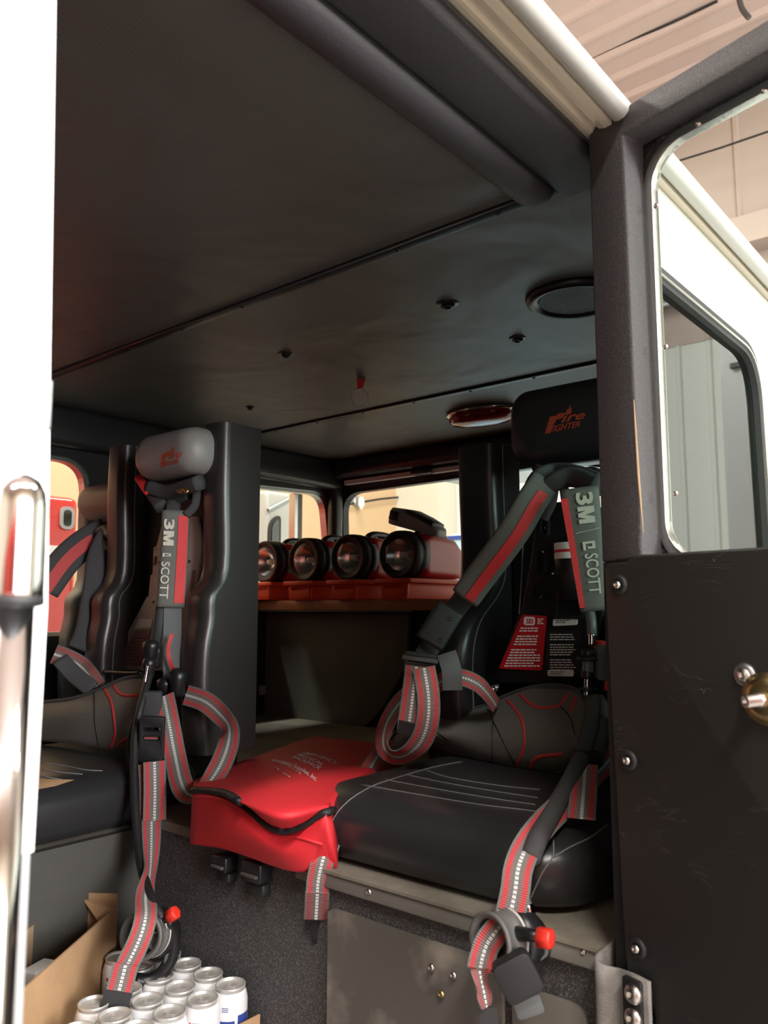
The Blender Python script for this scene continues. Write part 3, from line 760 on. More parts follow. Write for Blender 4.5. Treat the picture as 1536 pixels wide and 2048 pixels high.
# ---- ceiling fittings
def on_ceiling(px, py): q = onZ(px, py, CZ); return (q.x, q.y)
for k, (px, py, r) in enumerate(((895, 607, .020), (1035, 676, .017), (572, 707, .016), (500, 814, .012))):
    x, y = on_ceiling(px, py)
    t = thing('ceiling_socket', (x, y, CZ), 'black bolt socket in the cab ceiling '+['nearest the speaker grille and largest', 'just left of the open door', 'left of the red pull tag', 'small and farthest left'][k], 'socket', 'bolt sockets in the cab ceiling')
    MB().lathe((x, y, CZ), (0, 0, -1), [(0, r*1.35), (.002, r*1.3), (.003, r)], 20).build('rim', 'vinyl', t, smooth=True)
    m = MB(); m.lathe((x, y, CZ), (0, 0, -1), [(0, r*.95), (.010, r*.8), (.011, r*.5), (.006, r*.4)], 6); m.build('nut', 'black', t)
x, y = on_ceiling(1135, 600); x, y = 1.640, .800
t = thing('ceiling_speaker', (x, y, CZ), 'round black speaker grille in the cab ceiling beside the door post', 'speaker')
MB().lathe((x, y, CZ), (0, 0, -1), [(0, .115), (.010, .112), (.016, .10), (.012, .088), (.004, .084)], 40).build('ring', 'black', t, smooth=True)
g = MB(); R_ = .083
for i in range(-12, 13):
    d = i*.0065; h = math.sqrt(max(0, R_**2-d*d))
    if h > .005: g.box(x+d-.0016, x+d+.0016, y-h, y+h, CZ-.010, CZ-.006); g.box(x-h, x+h, y+d-.0016, y+d+.0016, CZ-.010, CZ-.006)
g.lathe((x, y, CZ), (0, 0, -1), [(0, .083), (.003, .083)], 32); g.build('grille', 'greyp', t)
x, y = on_ceiling(722, 762)
t = thing('pull_tag', (x, y, CZ), 'small red pull tag with a thin wire ring hanging from the cab ceiling', 'tag')
MB().lathe((x, y, CZ), (0, 0, -1), [(0, .016), (.004, .012), (.010, .006)], 12).build('socket', 'black', t)
d_ = onZ(722, 765, CZ-.01).length
d0 = 2.50
MB().plate([(-.016, 0), (.010, 0), (.006, -.028), (-.012, -.032)], [], lambda a, b, o: Q(725, 758, d0)+RT*(a+b*.15)+V((0, 0, b))+F*o, -.002, .002).build('tag', 'redpatch', t)
c = Q(720, 796, d0)
rg = [c+RT*(.026*math.cos(q))+UP*(.027*math.sin(q)) for q in [2*math.pi*i/28 for i in range(29)]]
MB().tube(rg, .0014, 6).build('wire_ring', 'steel', t, smooth=True)
x, y = 2.27, 1.56; q = onZ(962, 832, CZ-.02); x, y = q.x, q.y
t = thing('dome_light', (x, y, CZ), 'red oval dome lamp with bright rim on the cab ceiling', 'lamp')
def ov(r, z): return [V((x+r*.085*math.cos(a), y+r*.135*math.sin(a), z)) for a in [2*math.pi*i/36 for i in range(36)]]
MB().loft([ov(1.0, CZ), ov(1.06, CZ-.008), ov(1.03, CZ-.016), ov(.98, CZ-.016)]).build('rim', 'chrome', t, 'chrome rim', True)
MB().loft([ov(.97, CZ-.014), ov(.97, CZ-.03), ov(.86, CZ-.044), ov(.5, CZ-.052), ov(.1, CZ-.053)]).build('lens', 'redlens', t, smooth=True)

# ---- shelf with lanterns
SX, SZ1 = 2.33, onX(800, 1199, 2.33).z
SZ0 = onX(800, 1221, 2.33).z
t = thing('shelf', (2.5, 2.0, SZ0), 'brown wooden shelf with silver edge strip carrying the lanterns', 'shelf')
bev(MB().box(SX, RX, .9, FY, SZ0, SZ1).build('board', 'wood', t), .003)
MB().box(SX+.005, SX+.02, onX(818, 1222, SX).y, FY, SZ0-.006, SZ0+.0).build('edge_strip', 'alu', t, 'silver edge strip')
# cupboard door under the shelf
t = thing('cupboard', (2.42, 2.2, PZ), 'dark olive cupboard door with rounded corner and latch below the wooden shelf', 'cupboard')
q = lambda x, y: (onX(x, y, 2.41).y, onX(x, y, 2.41).z)
a = q(510, 1435); b = q(775, 1455); c_ = q(820, 1226)
pts = roundpoly([(2.69, a[1]), (q(722, 1448)[0], a[1]), (q(770, 1380)[0], a[1]+.10), (q(815, 1330)[0], c_[1]-.2), (q(822, 1228)[0], c_[1]-.0), (2.69, c_[1])], [.01, .09, .05, .06, .02, .01], 8)
bev(MB().plate(pts, [], YZ(2.41), -.014, .008).build('door', 'olive', t), .005, 3)
bev(MB().plate([(inset(pts, -.018)[i]) for i in range(len(pts))], [inset(pts, -.004)], YZ(2.41), -.006, .008).build('rubber_seal', 'rubber', t), .004)
c = onX(517, 1380, 2.39)
bev(MB().box(2.37, 2.398, c.y-.045, c.y+.03, c.z-.018, c.z+.022).build('latch', 'silver', t, 'pale latch'), .006, 3)

LX, LZ = 2.33, .197
def lantern(y, label, first=None):
    if first is None:
        t = thing('lantern', (LX, y, SZ1+.079), label, 'lantern', 'red lanterns on the wooden shelf')
        ax = (1, 0, 0); c = V((LX, y, LZ))
        MB().lathe(c, ax, [(.006, .060), (0, .074), (-.006, .083), (-.002, .090), (.03, .093), (.045, .089), (.05, .093), (.085, .090), (.09, .075)], 36, ref=(0, 0, 1), cap=False).build('rubber_ring', 'rubber', t, smooth=True)
        rf = MB().lathe(c+V((.045, 0, 0)), ax, [(-.035, .066), (-.02, .055), (0, .040), (.012, .020), (.016, .006)], 32, ref=(0, 0, 1)).build('reflector', 'reflector', t, smooth=True)
        rf.data.polygons[-2].material_index = 0
        # open the reflector's mouth
        bm = bmesh.new(); bm.from_mesh(rf.data); f = max(bm.faces, key=lambda f: len(f.verts) if (f.calc_center_median().x < LX+.02) else 0)
        bmesh.ops.delete(bm, geom=[f], context='FACES_ONLY'); bm.to_mesh(rf.data); bm.free()
        MB().lathe(c+V((.02, 0, 0)), ax, [(0, .004), (.002, .010), (.012, .012), (.03, .012), (.036, .008)], 14).build('bulb', 'sticker', rf, smooth=True)
        MB().lathe(c+V((.0, 0, 0)), ax, [(-.006, .002), (-.005, .03), (-.001, .056), (.004, .070)], 32, ref=(0, 0, 1), cap=False).build('lens', 'lens', t, smooth=True)
        rings = []
        for dx, w, h0, h1 in ((.06, .075, -.078, .080), (.11, .072, -.085, .082), (.20, .066, -.085, .080), (.30, .060, -.085, .072), (.36, .055, -.085, .030), (.375, .045, -.08, -.01)):
            rings.append([V((LX+dx, a, b)) for a, b in rrect(y-w, y+w, LZ+h0, LZ+h1, .028, 4)])
        MB().loft(rings).build('case', 'lantern', t, smooth=True)
        hb = MB(); hb.tube(crom([(LX+.11, y, LZ+.070), (LX+.13, y, LZ+.092), (LX+.17, y, LZ+.100), (LX+.24, y, LZ+.098), (LX+.29, y, LZ+.085), (LX+.30, y, LZ+.06)], 5), .015, 10)
        hb.build('handle', 'black', t, smooth=True)
        bev(MB().box(LX+.12, LX+.17, y-.012, y+.012, LZ+.06, LZ+.10).build('switch', 'black', t), .004)
        return t
LY = [onX(px, 1112, LX).y for px in (796, 696, 608, 529)]
LLAB = ['red lantern with black ringed lamp nearest the near seat, grey case on its top', 'red lantern second from the near seat end of the shelf', 'red lantern third from the near seat end of the shelf', 'red lantern half hidden behind the middle seat back']
def copy_tree(o, off, parent=None):
    c = o.copy(); COL.objects.link(c)
    if parent is None:
        c.location = o.location+off
    else:
        inv = o.matrix_parent_inverse.copy(); c.parent = parent; c.matrix_parent_inverse = inv
    for ch in o.children:
        copy_tree(ch, off, c)
    return c
lt = lantern(LY[0], LLAB[0])
def fixed_copy(o, off, label):
    c = copy_tree(o, off); c['label'] = label; return c
for y, lab in zip(LY[1:], LLAB[1:]): fixed_copy(lt, V((0, y-LY[0], 0)), lab)
# grey case lying on the nearest lantern
t = thing('handheld_case', (LX+.12, LY[0], LZ+.1), 'grey and black handheld case lying on top of the nearest lantern', 'case')
c = onX(838, 1052, LX+.12)
A = (onX(890, 1078, LX+.12)-onX(785, 1048, LX+.12)).normalized(); Z_ = V((1, 0, 0)).cross(A).normalized()
if Z_.z < 0: Z_ = -Z_
rings = []
for s, h, w in ((-.125, .030, .035), (-.115, .052, .05), (-.06, .058, .055), (-.05, .048, .05), (.03, .036, .05), (.10, .020, .045), (.115, .012, .03)):
    rings.append([c+A*s+V((1, 0, 0))*a+Z_*b for a, b in rrect(-w, w, -.02, h-.005, .012, 3)])
bev(MB().loft(rings).build('shell', 'silver', t), .004)
r2 = [[c+A*s+V((1, 0, 0))*a+Z_*(b+.002) for a, b in rrect(-w, w, h-.022, h+.004, .006, 3)] for s, h, w in ((-.045, .048, .047), (.03, .036, .047), (.09, .022, .04))]
bev(MB().loft(r2).build('screen', 'black', t), .003)
bev(MB().obox(c+A*(-.09)+V((-.052, 0, 0))+Z_*.018, (.006, 0, 0), A*.022, Z_*.018).build('panel', 'black', t), .003)
# charging bases
BL = ['orange red base under the lantern nearest the near seat, widest in view', 'orange red base second from the near seat', 'orange red base third from the near seat', 'orange red base nearest the middle seat back']
def base(y, lab):
    t = thing('charging_base', (LX, y, SZ1), lab, 'charger', 'orange red lantern charging bases')
    zt = SZ1+.074
    rings = [[V((LX-.03+d, a, b)) for a, b in rrect(y-.085, y+.085, SZ1+.001, z_, .006, 2)] for d, z_ in ((0, zt-.015), (.006, zt-.006), (.38, zt-.006))]
    tray = MB(); tray.box(LX-.035, LX+.36, y-.086, y+.086, zt-.014, zt+.004)
    bev(tray.build('rim', 'bin', t), .003)
    bo = MB(); bo.plate([(y-.060, SZ1+.002), (y+.060, SZ1+.002), (y+.066, zt-.014), (y-.066, zt-.014)], [[(y-.045, zt-.034), (y+.045, zt-.034), (y+.047, zt-.022), (y-.047, zt-.022)]], YZ(LX-.025), 0, .012)
    bo.box(LX-.012, LX+.35, y-.058, y+.058, SZ1+.002, zt-.014); bev(bo.build('box', 'bin', t), .002)
    return t
b0 = base(LY[0], BL[0])
for y, lab in zip(LY[1:], BL[1:]): fixed_copy(b0, V((0, y-LY[0], 0)), lab)

# ---- red medical bag on the platform
t = thing('medical_bag', (1.4, 1.5, PZ), 'red nylon emergency medical backpack lying on the platform between the seats', 'bag')
zt = -.425
P00, P10 = onZ(628, 1472, zt+.0), onZ(800, 1500, zt)          # back left, back right
def S(x, y, z): return onZ(x, y, z)
top = [ # rows from back to front, left to right
 [S(628, 1472, -0.410), S(680, 1478, -0.395), S(735, 1484, -0.395), S(800, 1494, -0.395)],
 [S(560, 1495, -0.395), S(630, 1500, -0.370), S(705, 1510, -0.365), S(775, 1520, -0.370)],
 [S(480, 1523, -0.385), S(570, 1535, -0.345), S(650, 1545, -0.345), S(715, 1552, -0.355)],
 [S(425, 1545, -0.375), S(520, 1570, -0.345), S(605, 1582, -0.342), S(682, 1582, -0.350)],
 [S(390, 1560, -0.375), S(475, 1600, -0.355), S(565, 1632, -0.355), S(660, 1606, -0.350)],
]
front = [
 [onX(386, 1578, 1.045), onX(470, 1594, 1.035), onX(562, 1662, 1.035), onX(654, 1620, 1.06)],
 [onX(384, 1596, 1.040), onX(468, 1622, 1.020), onX(558, 1680, 1.030), onX(652, 1642, 1.05)],
 [onX(382, 1640, 1.045), onX(475, 1665, 1.018), onX(570, 1705, 1.025), onX(644, 1676, 1.05)],
 [onX(380, 1688, 1.055), onX(455, 1700, 1.045), onX(590, 1744, 1.045), onX(634, 1712, 1.055)],
]
rows = top+front
def patch_rows(rows, per=5):
    R1 = [crom([tuple(p) for p in r], per) for r in rows]; n = len(R1[0]); cols = [crom([R1[j][i] for j in range(len(R1))], per) for i in range(n)]
    return [[V(cols[i][j]) for i in range(n)] for j in range(len(cols[0]))]
G = patch_rows(rows)
def closed_patch(G, name, m, parent, base_fn, label=None):
    ny, nx = len(G), len(G[0]); vs = [p for r in G for p in r]; nb = len(vs)
    vs += [base_fn(p) for r in G for p in r]; fs = []
    for j in range(ny-1):
        for i in range(nx-1):
            a = j*nx+i; fs.append((a, a+1, a+nx+1, a+nx)); fs.append((nb+a, nb+a+nx, nb+a+nx+1, nb+a+1))
    for i in range(nx-1):
        fs.append((i, nb+i, nb+i+1, i+1)); a = (ny-1)*nx+i; fs.append((a, a+1, nb+a+1, nb+a))
    for j in range(ny-1):
        a = j*nx; fs.append((a, a+nx, nb+a+nx, nb+a)); a += nx-1; fs.append((a, nb+a, nb+a+nx, a+nx))
    return MB().add(vs, fs).build(name, m, parent, label, True)
def bagbase(p):
    z = PZ+.003
    if p.x < PX+.0: return V((max(p.x, 1.05)+.03, p.y, min(p.z-.01, max(PZ+.003, p.z-.08))))
    return V((p.x+.01, p.y, z))
bag = closed_patch(G, 'shell', 'bag', t, bagbase)
TB = bvh(bag)
stitch('zip', [(386, 1582), (420, 1583), (455, 1590), (490, 1612), (530, 1645), (562, 1659), (590, 1655), (625, 1638), (664, 1620)], TB, .0075, 'rubber', t, .002, label='black zip')
stitch('zip_welt', [(388, 1592), (420, 1594), (455, 1602), (490, 1626), (530, 1660), (562, 1672), (600, 1676), (645, 1688)], TB, .003, 'bag', t, .001)
def tx(txt, quad, arc=0, bold=.01): text('lettering', txt, castfn(quad, TB, .0015, 1.9, arc), 'print', bag, bold)
tx('EMERGENCY', [(602, 1509), (669, 1530), (610, 1505), (677, 1526)], 3.5)
tx('MEDICAL', [(593, 1512), (643, 1533), (600, 1508), (650, 1529)], 2)
tx('BACKPACK', [(583, 1517), (637, 1541), (590, 1512.5), (645, 1536.5)], 2)
tx('Emergency Supplies, Inc.', [(542, 1525), (630, 1567), (548, 1519), (637, 1557)], 8, .01)
tx('P.O. Box', [(549, 1540), (580, 1555), (551, 1537), (582, 1552)], 0, 0) if False else None
for q_ in ([(566, 1528), (600, 1548)], [(550, 1536), (557, 1540)], [(564, 1547), (579, 1555)]):
    a, b = [cast(TB, *p, .0015) for p in q_]
    if a and b: MB().tube([a, a.lerp(b, .5), b], .001, 4).build('print_line', 'print', bag)

# ---- the open rear door
t = thing('cab_door', (DH.x, DH.y, -1.0), 'open truck cab door with framed window, grey frame and creased black vinyl panel', 'door')
DT = .80
dfn = lambda a, b, o: dpt(a, b, o)
iz, it = dpx(1390, 180)[1], dpx(1262, 600)[0]
oT, oZ = .082, .676
print('opening', dpx(1243, 275), dpx(1262, 650), dpx(1290, 1110), dpx(1400, 172))
face = [(.012, .062), (.012, .700), (.020, .7075), (.07, .7125), (DT, .7125), (DT, .062)]
hole = [(.071, .070), (.071, .672), (DT-.08, .672), (DT-.08, .070)]
hole = [(dpx(1290, 1110)[0]-.006, .070), (.074, .672), (DT-.08, .672), (DT-.08, .070)]
bev(MB().plate(face, [hole], dfn, -.05, 0).build('frame', 'doorfr', t), .004, 2)
rb = -.05
L0 = dpx(1305, 700, rb)[0]; zT = dpx(1536, 165, rb)[1]; zB = dpx(1400, 1112, rb)[1]
print('ring', L0, zT, zB)
ringo = rrect(L0, DT-.07, zB-.016, zT, .065, 10)
ringi = rrect(L0+.0135, DT-.0835, zB-.004, zT-.0135, .054, 10)
gask = rrect(L0-.012, DT-.058, zB-.028, zT+.012, .072, 10)
bev(MB().plate([(.03, .0), (.03, .70), (DT-.02, .70), (DT-.02, .0)], [gask], dfn, rb-.012, rb).build('inner_frame', 'matte', t), .002)
MB().plate(gask, [ringo], dfn, rb-.010, rb+.003).build('gasket', 'gasket', t, 'dusty black rubber gasket')
rg = bev(MB().plate(ringo, [ringi], dfn, rb-.010, rb+.006).build('window_ring', 'alu', t, 'bright aluminium window ring'), .004, 3)
MB().plate(ringi, [], dfn, rb-.008, rb-.004).build('pane', 'glass', t)
for px, py in ((1313, 412), (1331, 694), (1351, 987), (1396, 248), (1528, 182)):
    a, z = dpx(px, py, rb+.006); b_ = MB(); bolt(b_, dpt(a, z, rb+.006), DN, .0042, .003); b_.build('screw', 'screw', rg, smooth=True)
MB().plate([(.012, -1.0), (.012, .70), (DT, .70), (DT, -1.0)], [gask], dfn, rb-.03, rb-.013).build('outer_skin', 'white', t)
MB().plate([(.014, -1.0), (.014, .062), (DT, .062), (DT, -1.0)], [], dfn, rb, -.001).build('core', 'matte', t)
lo = [(.024, .055), (.030, .060), (.060, .062), (.075, .068), (DT, .068), (DT, -1.0), (.078, -1.0), (.078, -.50), (.070, -.478), (.040, -.470), (.036, -.42), (.030, -.2), (.026, -.05)]
pn = bev(MB().plate(lo, [], dfn, 0, .010).build('lower_panel', 'doorvinyl', t, 'creased black vinyl panel'), .006, 3)
for i, (px, py, r) in enumerate(((1237, 1170, .0125), (1256, 1521, .0125), (1274, 1897, .0125), (1489, 1350, .0125))):
    a, z = dpx(px, py, .011); m = MB(); c = dpt(a, z, .010)
    m.lathe(c, DN, [(0, r*1.15), (.003, r), (.005, r*.62), (.003, r*.5)], 20); wsh = m.build('washer', 'rubber' if i < 3 else 'steel', pn, smooth=True)
    m = MB(); bolt(m, c+DN*.003, DN, r*.48 if i < 3 else r*.7, .005); m.build('screw', 'screw', pn, smooth=True)
a, z = dpx(1534, 1398, .012); c = dpt(a, z, .010)
m = MB(); m.lathe(c, DN, [(0, .030), (.004, .030), (.006, .024), (.010, .024), (.011, .016)], 24); sp = m.build('handle_washer', 'brass', t, 'brass washer', True)
m = MB(); ax = (DN*.8-DD*.25+V((0, 0, -.05))).normalized(); m.lathe(c+DN*.008, ax, [(0, .009), (.010, .009), (.011, .0078), (.027, .0075), (.028, .004), (.022, .0035)], 16); m.build('handle_spindle', 'screw', t, 'steel handle spindle', True)
# dents and a worn sliver of primer on the frame edge
m = MB(); pts = [(1267, 800), (1270, 850), (1276, 950), (1281, 1010), (1286, 1065)]
m.tube([dpt(*dpx(x_, y_, .0), -.0005) for x_, y_ in pts], [.0006, .0013, .0018, .0013, .0006], 6); m.build('worn_edge', 'cardin', t, 'worn pale edge')

# canvas check strap between body and door
t = thing('door_check_strap', (1.0, .5, -.62), 'grey canvas check strap bolted to the lower hinge edge of the open door', 'strap')
top = [Q(1226, 1878, 1.095), Q(1221, 1887, 1.085), Q(1200, 1902, 1.07), Q(1193, 1916, 1.055), Q(1208, 1929, 1.045), Q(1238, 1937, 1.042), dpt(*dpx(1268, 1948, .018), .018), dpt(*dpx(1300, 1964, .018), .018)]
top = [V(q) for q in crom([tuple(p) for p in top], 5)]
m = MB(); n = len(top); rows = []
for k in range(9): rows.append([p+V((0, 0, -.03*k)) for p in top])
m.loft(rows, False, False, False); o = m.build('canvas', 'canvas', t, smooth=True)
so = o.modifiers.new('thick', 'SOLIDIFY'); so.thickness = .005; so.offset = 0
c0_, z0_ = dpx(1268, 2015, .022)
bev(MB().plate(rrect(c0_-.014, c0_+.014, z0_-.055, z0_+.035, .004, 3), [], dfn, .020, .026).build('clamp_plate', 'rubber', t), .002)
for py in (1988, 2036):
    a, z = dpx(1268, py, .026); m = MB(); bolt(m, dpt(a, z, .025), DN, .0125, .010); m.build('bolt', 'screw', t, smooth=True)

# ---- grab handle on the outside of the door post, close to the lens
t = thing('grab_handle', (.188, .40, -.5), 'bright chrome grab handle with domed end on the white post at the left edge', 'handle')
hx, hy_ = .1880, .40
zt_ = .068
m = MB(); m.lathe((hx, hy_, zt_), (0, 0, -1), [(0, .001), (.001, .006), (.004, .0105), (.010, .0135), (.018, .0145), (.060, .0150), (.0635, .0152), (.067, .0135)], 28); m.build('end_cap', 'chrome', t, 'chrome end cap', True)
m = MB(); m.lathe((hx, hy_, zt_-.062), (0, 0, -1), [(0, .0151), (.003, .0154), (.005, .0150), (.006, .012)], 28); m.build('collar', 'rubber', t, 'black collar', True)
m = MB(); m.lathe((hx-.001, hy_, zt_-.066), (0, 0, -1), [(0, .0118), (.5, .0118)], 28); m.build('tube', 'chrome', t, smooth=True)
bev(MB().box(hx-.012, hx+.012, hy_+.008, .456, .025, .05).build('bracket', 'chrome', t), .003)
# striker on the post edge
t = thing('door_striker', (.224, .45, .12), 'small worn metal striker on the edge of the white post', 'striker')
bev(MB().box(.2225, .2305, .452, .461, .105, .135).build('plate', 'steel', t), .001)
q_ = MB(); bolt(q_, (.227, .452, .126), (0, -1, 0), .0018, .0015); q_.build('screw', 'screw', t)

# ---- lettering along a shoulder strap
def strap_text(P, txt, qa, qb, ua, ub, lift, m, parent, bold=.03, taper=None):
    L = P.S[-1]
    def fn(u, v):
        fr = qa+(qb-qa)*u; C, W, N = P.at(fr*L); k = P.w*(taper(fr) if taper else 1)
        uu = ua+(ub-ua)*v
        return C+W*(k*uu)+N*lift
    return text('lettering', txt, fn, m, parent, bold)
def strap_logo(P, qa, qb, ua, ub, lift, m, parent, taper=None):     # the square hook mark before the name
    L = P.S[-1]; vs = []; fs = []
    def pt(a, b):
        fr = qa+(qb-qa)*a; C, W, N = P.at(fr*L); k = P.w*(taper(fr) if taper else 1); return C+W*(k*(ua+(ub-ua)*b))+N*lift
    def q(a0, b0, a1, b1):
        n = len(vs); vs.extend([pt(a0, b0), pt(a1, b0), pt(a1, b1), pt(a0, b1)]); fs.append((n, n+1, n+2, n+3))
    q(0, 0, 1, .22); q(0, .0, .25, .85); q(0, .72, .8, .95); q(.6, .35, .85, .95)
    return MB().add(vs, fs).build('emblem', m, parent)
def strap_M(P, qa, qb, ua, ub, lift, m, parent, taper=None):
    L = P.S[-1]; vs = []; fs = []
    def pt(a, b):
        fr = qa+(qb-qa)*a; C, W, N = P.at(fr*L); k = P.w*(taper(fr) if taper else 1); return C+W*(k*(ua+(ub-ua)*b))+N*lift
    for q in ([(0, 0), (.26, 0), (.26, 1), (0, 1)], [(.74, 0), (1, 0), (1, 1), (.74, 1)], [(.40, 0), (.60, 0), (.36, 1), (.10, 1)], [(.40, 0), (.60, 0), (.90, 1), (.64, 1)]):
        n = len(vs); vs.extend([pt(*c) for c in q]); fs.append((n, n+1, n+2, n+3))
    return MB().add(vs, fs).build('lettering', m, parent)
def box_px(cx, cy, d, hw, hh, ang, th, m, name, parent, r=.003, label=None, holes=None):   # flat piece facing the viewer's side
    a = math.radians(ang); C = Q(cx, cy, d); X = (RT*math.cos(a)-UP*math.sin(a)); Y = RT*math.sin(a)+UP*math.cos(a)
    fn = lambda p, q, o: C+X*p+Y*q+F*o
    o = MB().plate(rrect(-hw, hw, -hh, hh, min(r*1.5, hw*.4, hh*.4), 3), holes or [], fn, -th/2, th/2).build(name, m, parent, label)
    return bev(o, min(.0025, th*.3), 2)
def hole(x0, x1, y0, y1): return rrect(x0, x1, y0, y1, min(x1-x0, y1-y0)*.2, 2)
def hose(pts, r, m, name, parent, label=None, n=12):
    P = [Q(x, y, d) for x, y, d in crom(pts, 6)]
    return MB().tube(P, r, n).build(name, m, parent, label, True)

def regulator(cx, cy, d, ax, s, parent, web, tail, knob, kdir, hang):
    C = Q(cx, cy, d); ax = ax.normalized()
    rt = MB(); rt.lathe(C, -ax, [(0, .034*s), (-.002, .037*s), (0, .040*s), (.005, .040*s), (.006, .037*s), (.024, .037*s), (.026, .040*s), (.034, .040*s), (.036, .034*s), (.036, .030*s), (.003, .030*s), (0, .034*s)], 36, cap=False)
    R = rt.build('regulator', 'regul', parent, smooth=True)
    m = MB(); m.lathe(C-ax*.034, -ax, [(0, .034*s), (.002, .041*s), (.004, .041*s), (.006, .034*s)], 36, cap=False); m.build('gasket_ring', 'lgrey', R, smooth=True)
    # mouth grille behind the webbing
    gd = .012 if hang is None else .026
    m = MB(); m.lathe(C-ax*(gd+.004), -ax, [(0, .032*s), (.004, .032*s)], 28)
    X = ax.orthogonal().normalized(); Y = ax.cross(X)
    for k in range(6):
        q = math.pi*k/3; v = X*math.cos(q)+Y*math.sin(q); m.obox(C-ax*gd+v*.022*s, v*.009*s, ax.cross(v)*.0016, ax*.005)
    m.build('grille', 'greyp', R)
    # body behind: rounded housing
    B = C-ax*.040; rings = []
    for h, r, oy in ((0, .036, 0), (.010, .044, -.002), (.030, .046, -.008), (.048, .038, -.014), (.060, .022, -.018), (.064, .010, -.02)):
        rings.append([B-ax*h+UP*oy*s+(X*math.cos(q)*r+Y*math.sin(q)*r)*s for q in [2*math.pi*k/24 for k in range(24)]])
    MB().loft(rings).build('housing', 'black', R, smooth=True)
    if hang:
        box_px(*hang[0], .028*s, .030*s, hang[1], .018, 'rubber', 'flap', R, .006)
        box_px(*hang[2], .020*s, .014*s, hang[1]+10, .016, 'hosegrey', 'outlet', R, .006)
    K = Q(*knob); kd = kdir.normalized()
    m = MB(); n = 24; rings = []
    for h, r in ((0, .0095), (.001, .0125), (.018, .0120), (.020, .0105), (.0205, .004)):
        rings.append([K+kd*h+(kd.orthogonal().normalized()*math.cos(2*math.pi*k/n)+kd.cross(kd.orthogonal().normalized())*math.sin(2*math.pi*k/n))*r*(1+(.06 if k % 4 < 2 else -.03)) for k in range(n)])
    m.loft(rings); m.build('knob', 'knob', R, 'red purge knob', True)
    m = MB(); m.tube([K+kd*.004, K-kd*.012, K-kd*.020+(C-ax*.04-K)*.2, C-ax*.045], [.0075, .0085, .010, .012], 12); m.build('valve_stem', 'black', R, smooth=True)
    return R

# ================================================================ BREATHING APPARATUS OF THE NEAR SEAT
A1 = thing('breathing_apparatus', (1.66, .85, -.34), 'black breathing apparatus harness with red striped webbing strapped to the near jump seat', 'harness', 'breathing sets on the jump seats')
bx = 1.655
def polyX(pts, x0): return [(onX(px, py, x0).y, onX(px, py, x0).z) for px, py in pts]
bp = bev(MB().plate(polyX([(1075, 1008), (1150, 1000), (1200, 1015), (1212, 1200), (1180, 1372), (1000, 1368), (990, 1350), (1012, 1290), (1042, 1215), (1060, 1120)], bx), [], YZ(bx), 0, .03).build('backplate', 'black', A1), .006, 3)
m = MB()
for pts in ([(1080, 1030), (1098, 1030), (1098, 1075), (1078, 1075)], [(1074, 1095), (1096, 1095), (1094, 1150), (1070, 1150)], [(1064, 1165), (1090, 1165), (1088, 1205), (1058, 1205)], [(1112, 1182), (1165, 1180), (1168, 1238), (1106, 1238)]):
    m.plate(roundpoly(polyX(pts, bx-.006), .012), [roundpoly(inset(polyX(pts, bx-.006), .008), .006)], YZ(bx-.008), 0, .010)
bev(m.build('ribs', 'black', bp), .002)
for px, py in ((1092, 1056), (1086, 1103), (1106, 1147), (1084, 1194)):
    m = MB(); bolt(m, onX(px, py, bx-.001), (-1, 0, 0), .004, .003); m.build('rivet', 'chrome', bp, smooth=True)
# pale edge line of the plate
m = MB(); m.tube([onX(1046, 1085, bx+.0), onX(1043, 1160, bx+.0), onX(1038, 1228, bx+.0)], .0014, 6); m.build('edge_line', 'stitch', A1)
# labels on the plate
def label_px(name, quad, m, x0, parent, label=None, r=.006, th=.0016):
    return MB().plate(roundpoly(polyX([quad[0], quad[1], quad[3], quad[2]], x0), r), [], YZ(x0), -th, th).build(name, m, parent, label)
lx = bx-.003
l1 = label_px('warning_label', [(998, 1337), (1084, 1341), (1045, 1229), (1093, 1232)], 'redlabel', lx, bp, 'red warning label')
l2 = label_px('instruction_label', [(1090, 1350), (1162, 1349), (1095, 1262), (1166, 1262)], 'blklabel', lx, bp, 'black instruction label')
l3 = label_px('serial_sticker', [(1106, 1252), (1154, 1250), (1107, 1238), (1155, 1236)], 'sticker', lx, bp, 'white sticker', .004)
l4 = label_px('serial_sticker', [(1096, 1352), (1147, 1353), (1096, 1340), (1148, 1341)], 'sticker', lx-.004, bp, 'white sticker', .004)
def qX(quad, x0):
    P = [onX(px, py, x0) for px, py in quad]; return quadfn(*P)
text('lettering', 'SEI', qX([(1052, 1247), (1066, 1248), (1053, 1237), (1067, 1238)], lx-.0025), 'redlabel', l1, .03)
pm = MB().plate(roundpoly(polyX([(1048, 1250), (1070, 1251), (1071, 1234), (1049, 1233)], lx), .006), [], YZ(lx), -.0022, 0).build('seal', 'print', l1)
def bars(parent, x0, y0, y1, n, xl, xr, mt, frac=.45, gaps=()):
    m = MB()
    for i in range(n):
        if i in gaps: continue
        f0 = i/n; ya, yb = y0+(y1-y0)*f0, y0+(y1-y0)*(f0+frac/n)
        a, b = xl(ya), xr(ya); b = a+(b-a)*random.uniform(.75, 1); x = a
        while x < b-2:
            w_ = random.uniform(4, 11); e = min(x+w_, b)
            P = [onX(x, yb, x0), onX(e, yb, x0), onX(e, ya, x0), onX(x, ya, x0)]; m.add(P, [(0, 1, 2, 3)]); x = e+1.4
    m.build('small_print', mt, parent)
bars(l1, lx-.003, 1237, 1250, 3, lambda y: 1075, lambda y: 1089, 'print', .6)
bars(l1, lx-.003, 1255, 1336, 15, lambda y: 1041-(y-1255)*.43, lambda y: 1087-(y-1255)*.06, 'print', .5, (2, 7))
bars(l2, lx-.003, 1268, 1344, 15, lambda y: 1100, lambda y: 1156, 'print', .4, (3, 9))
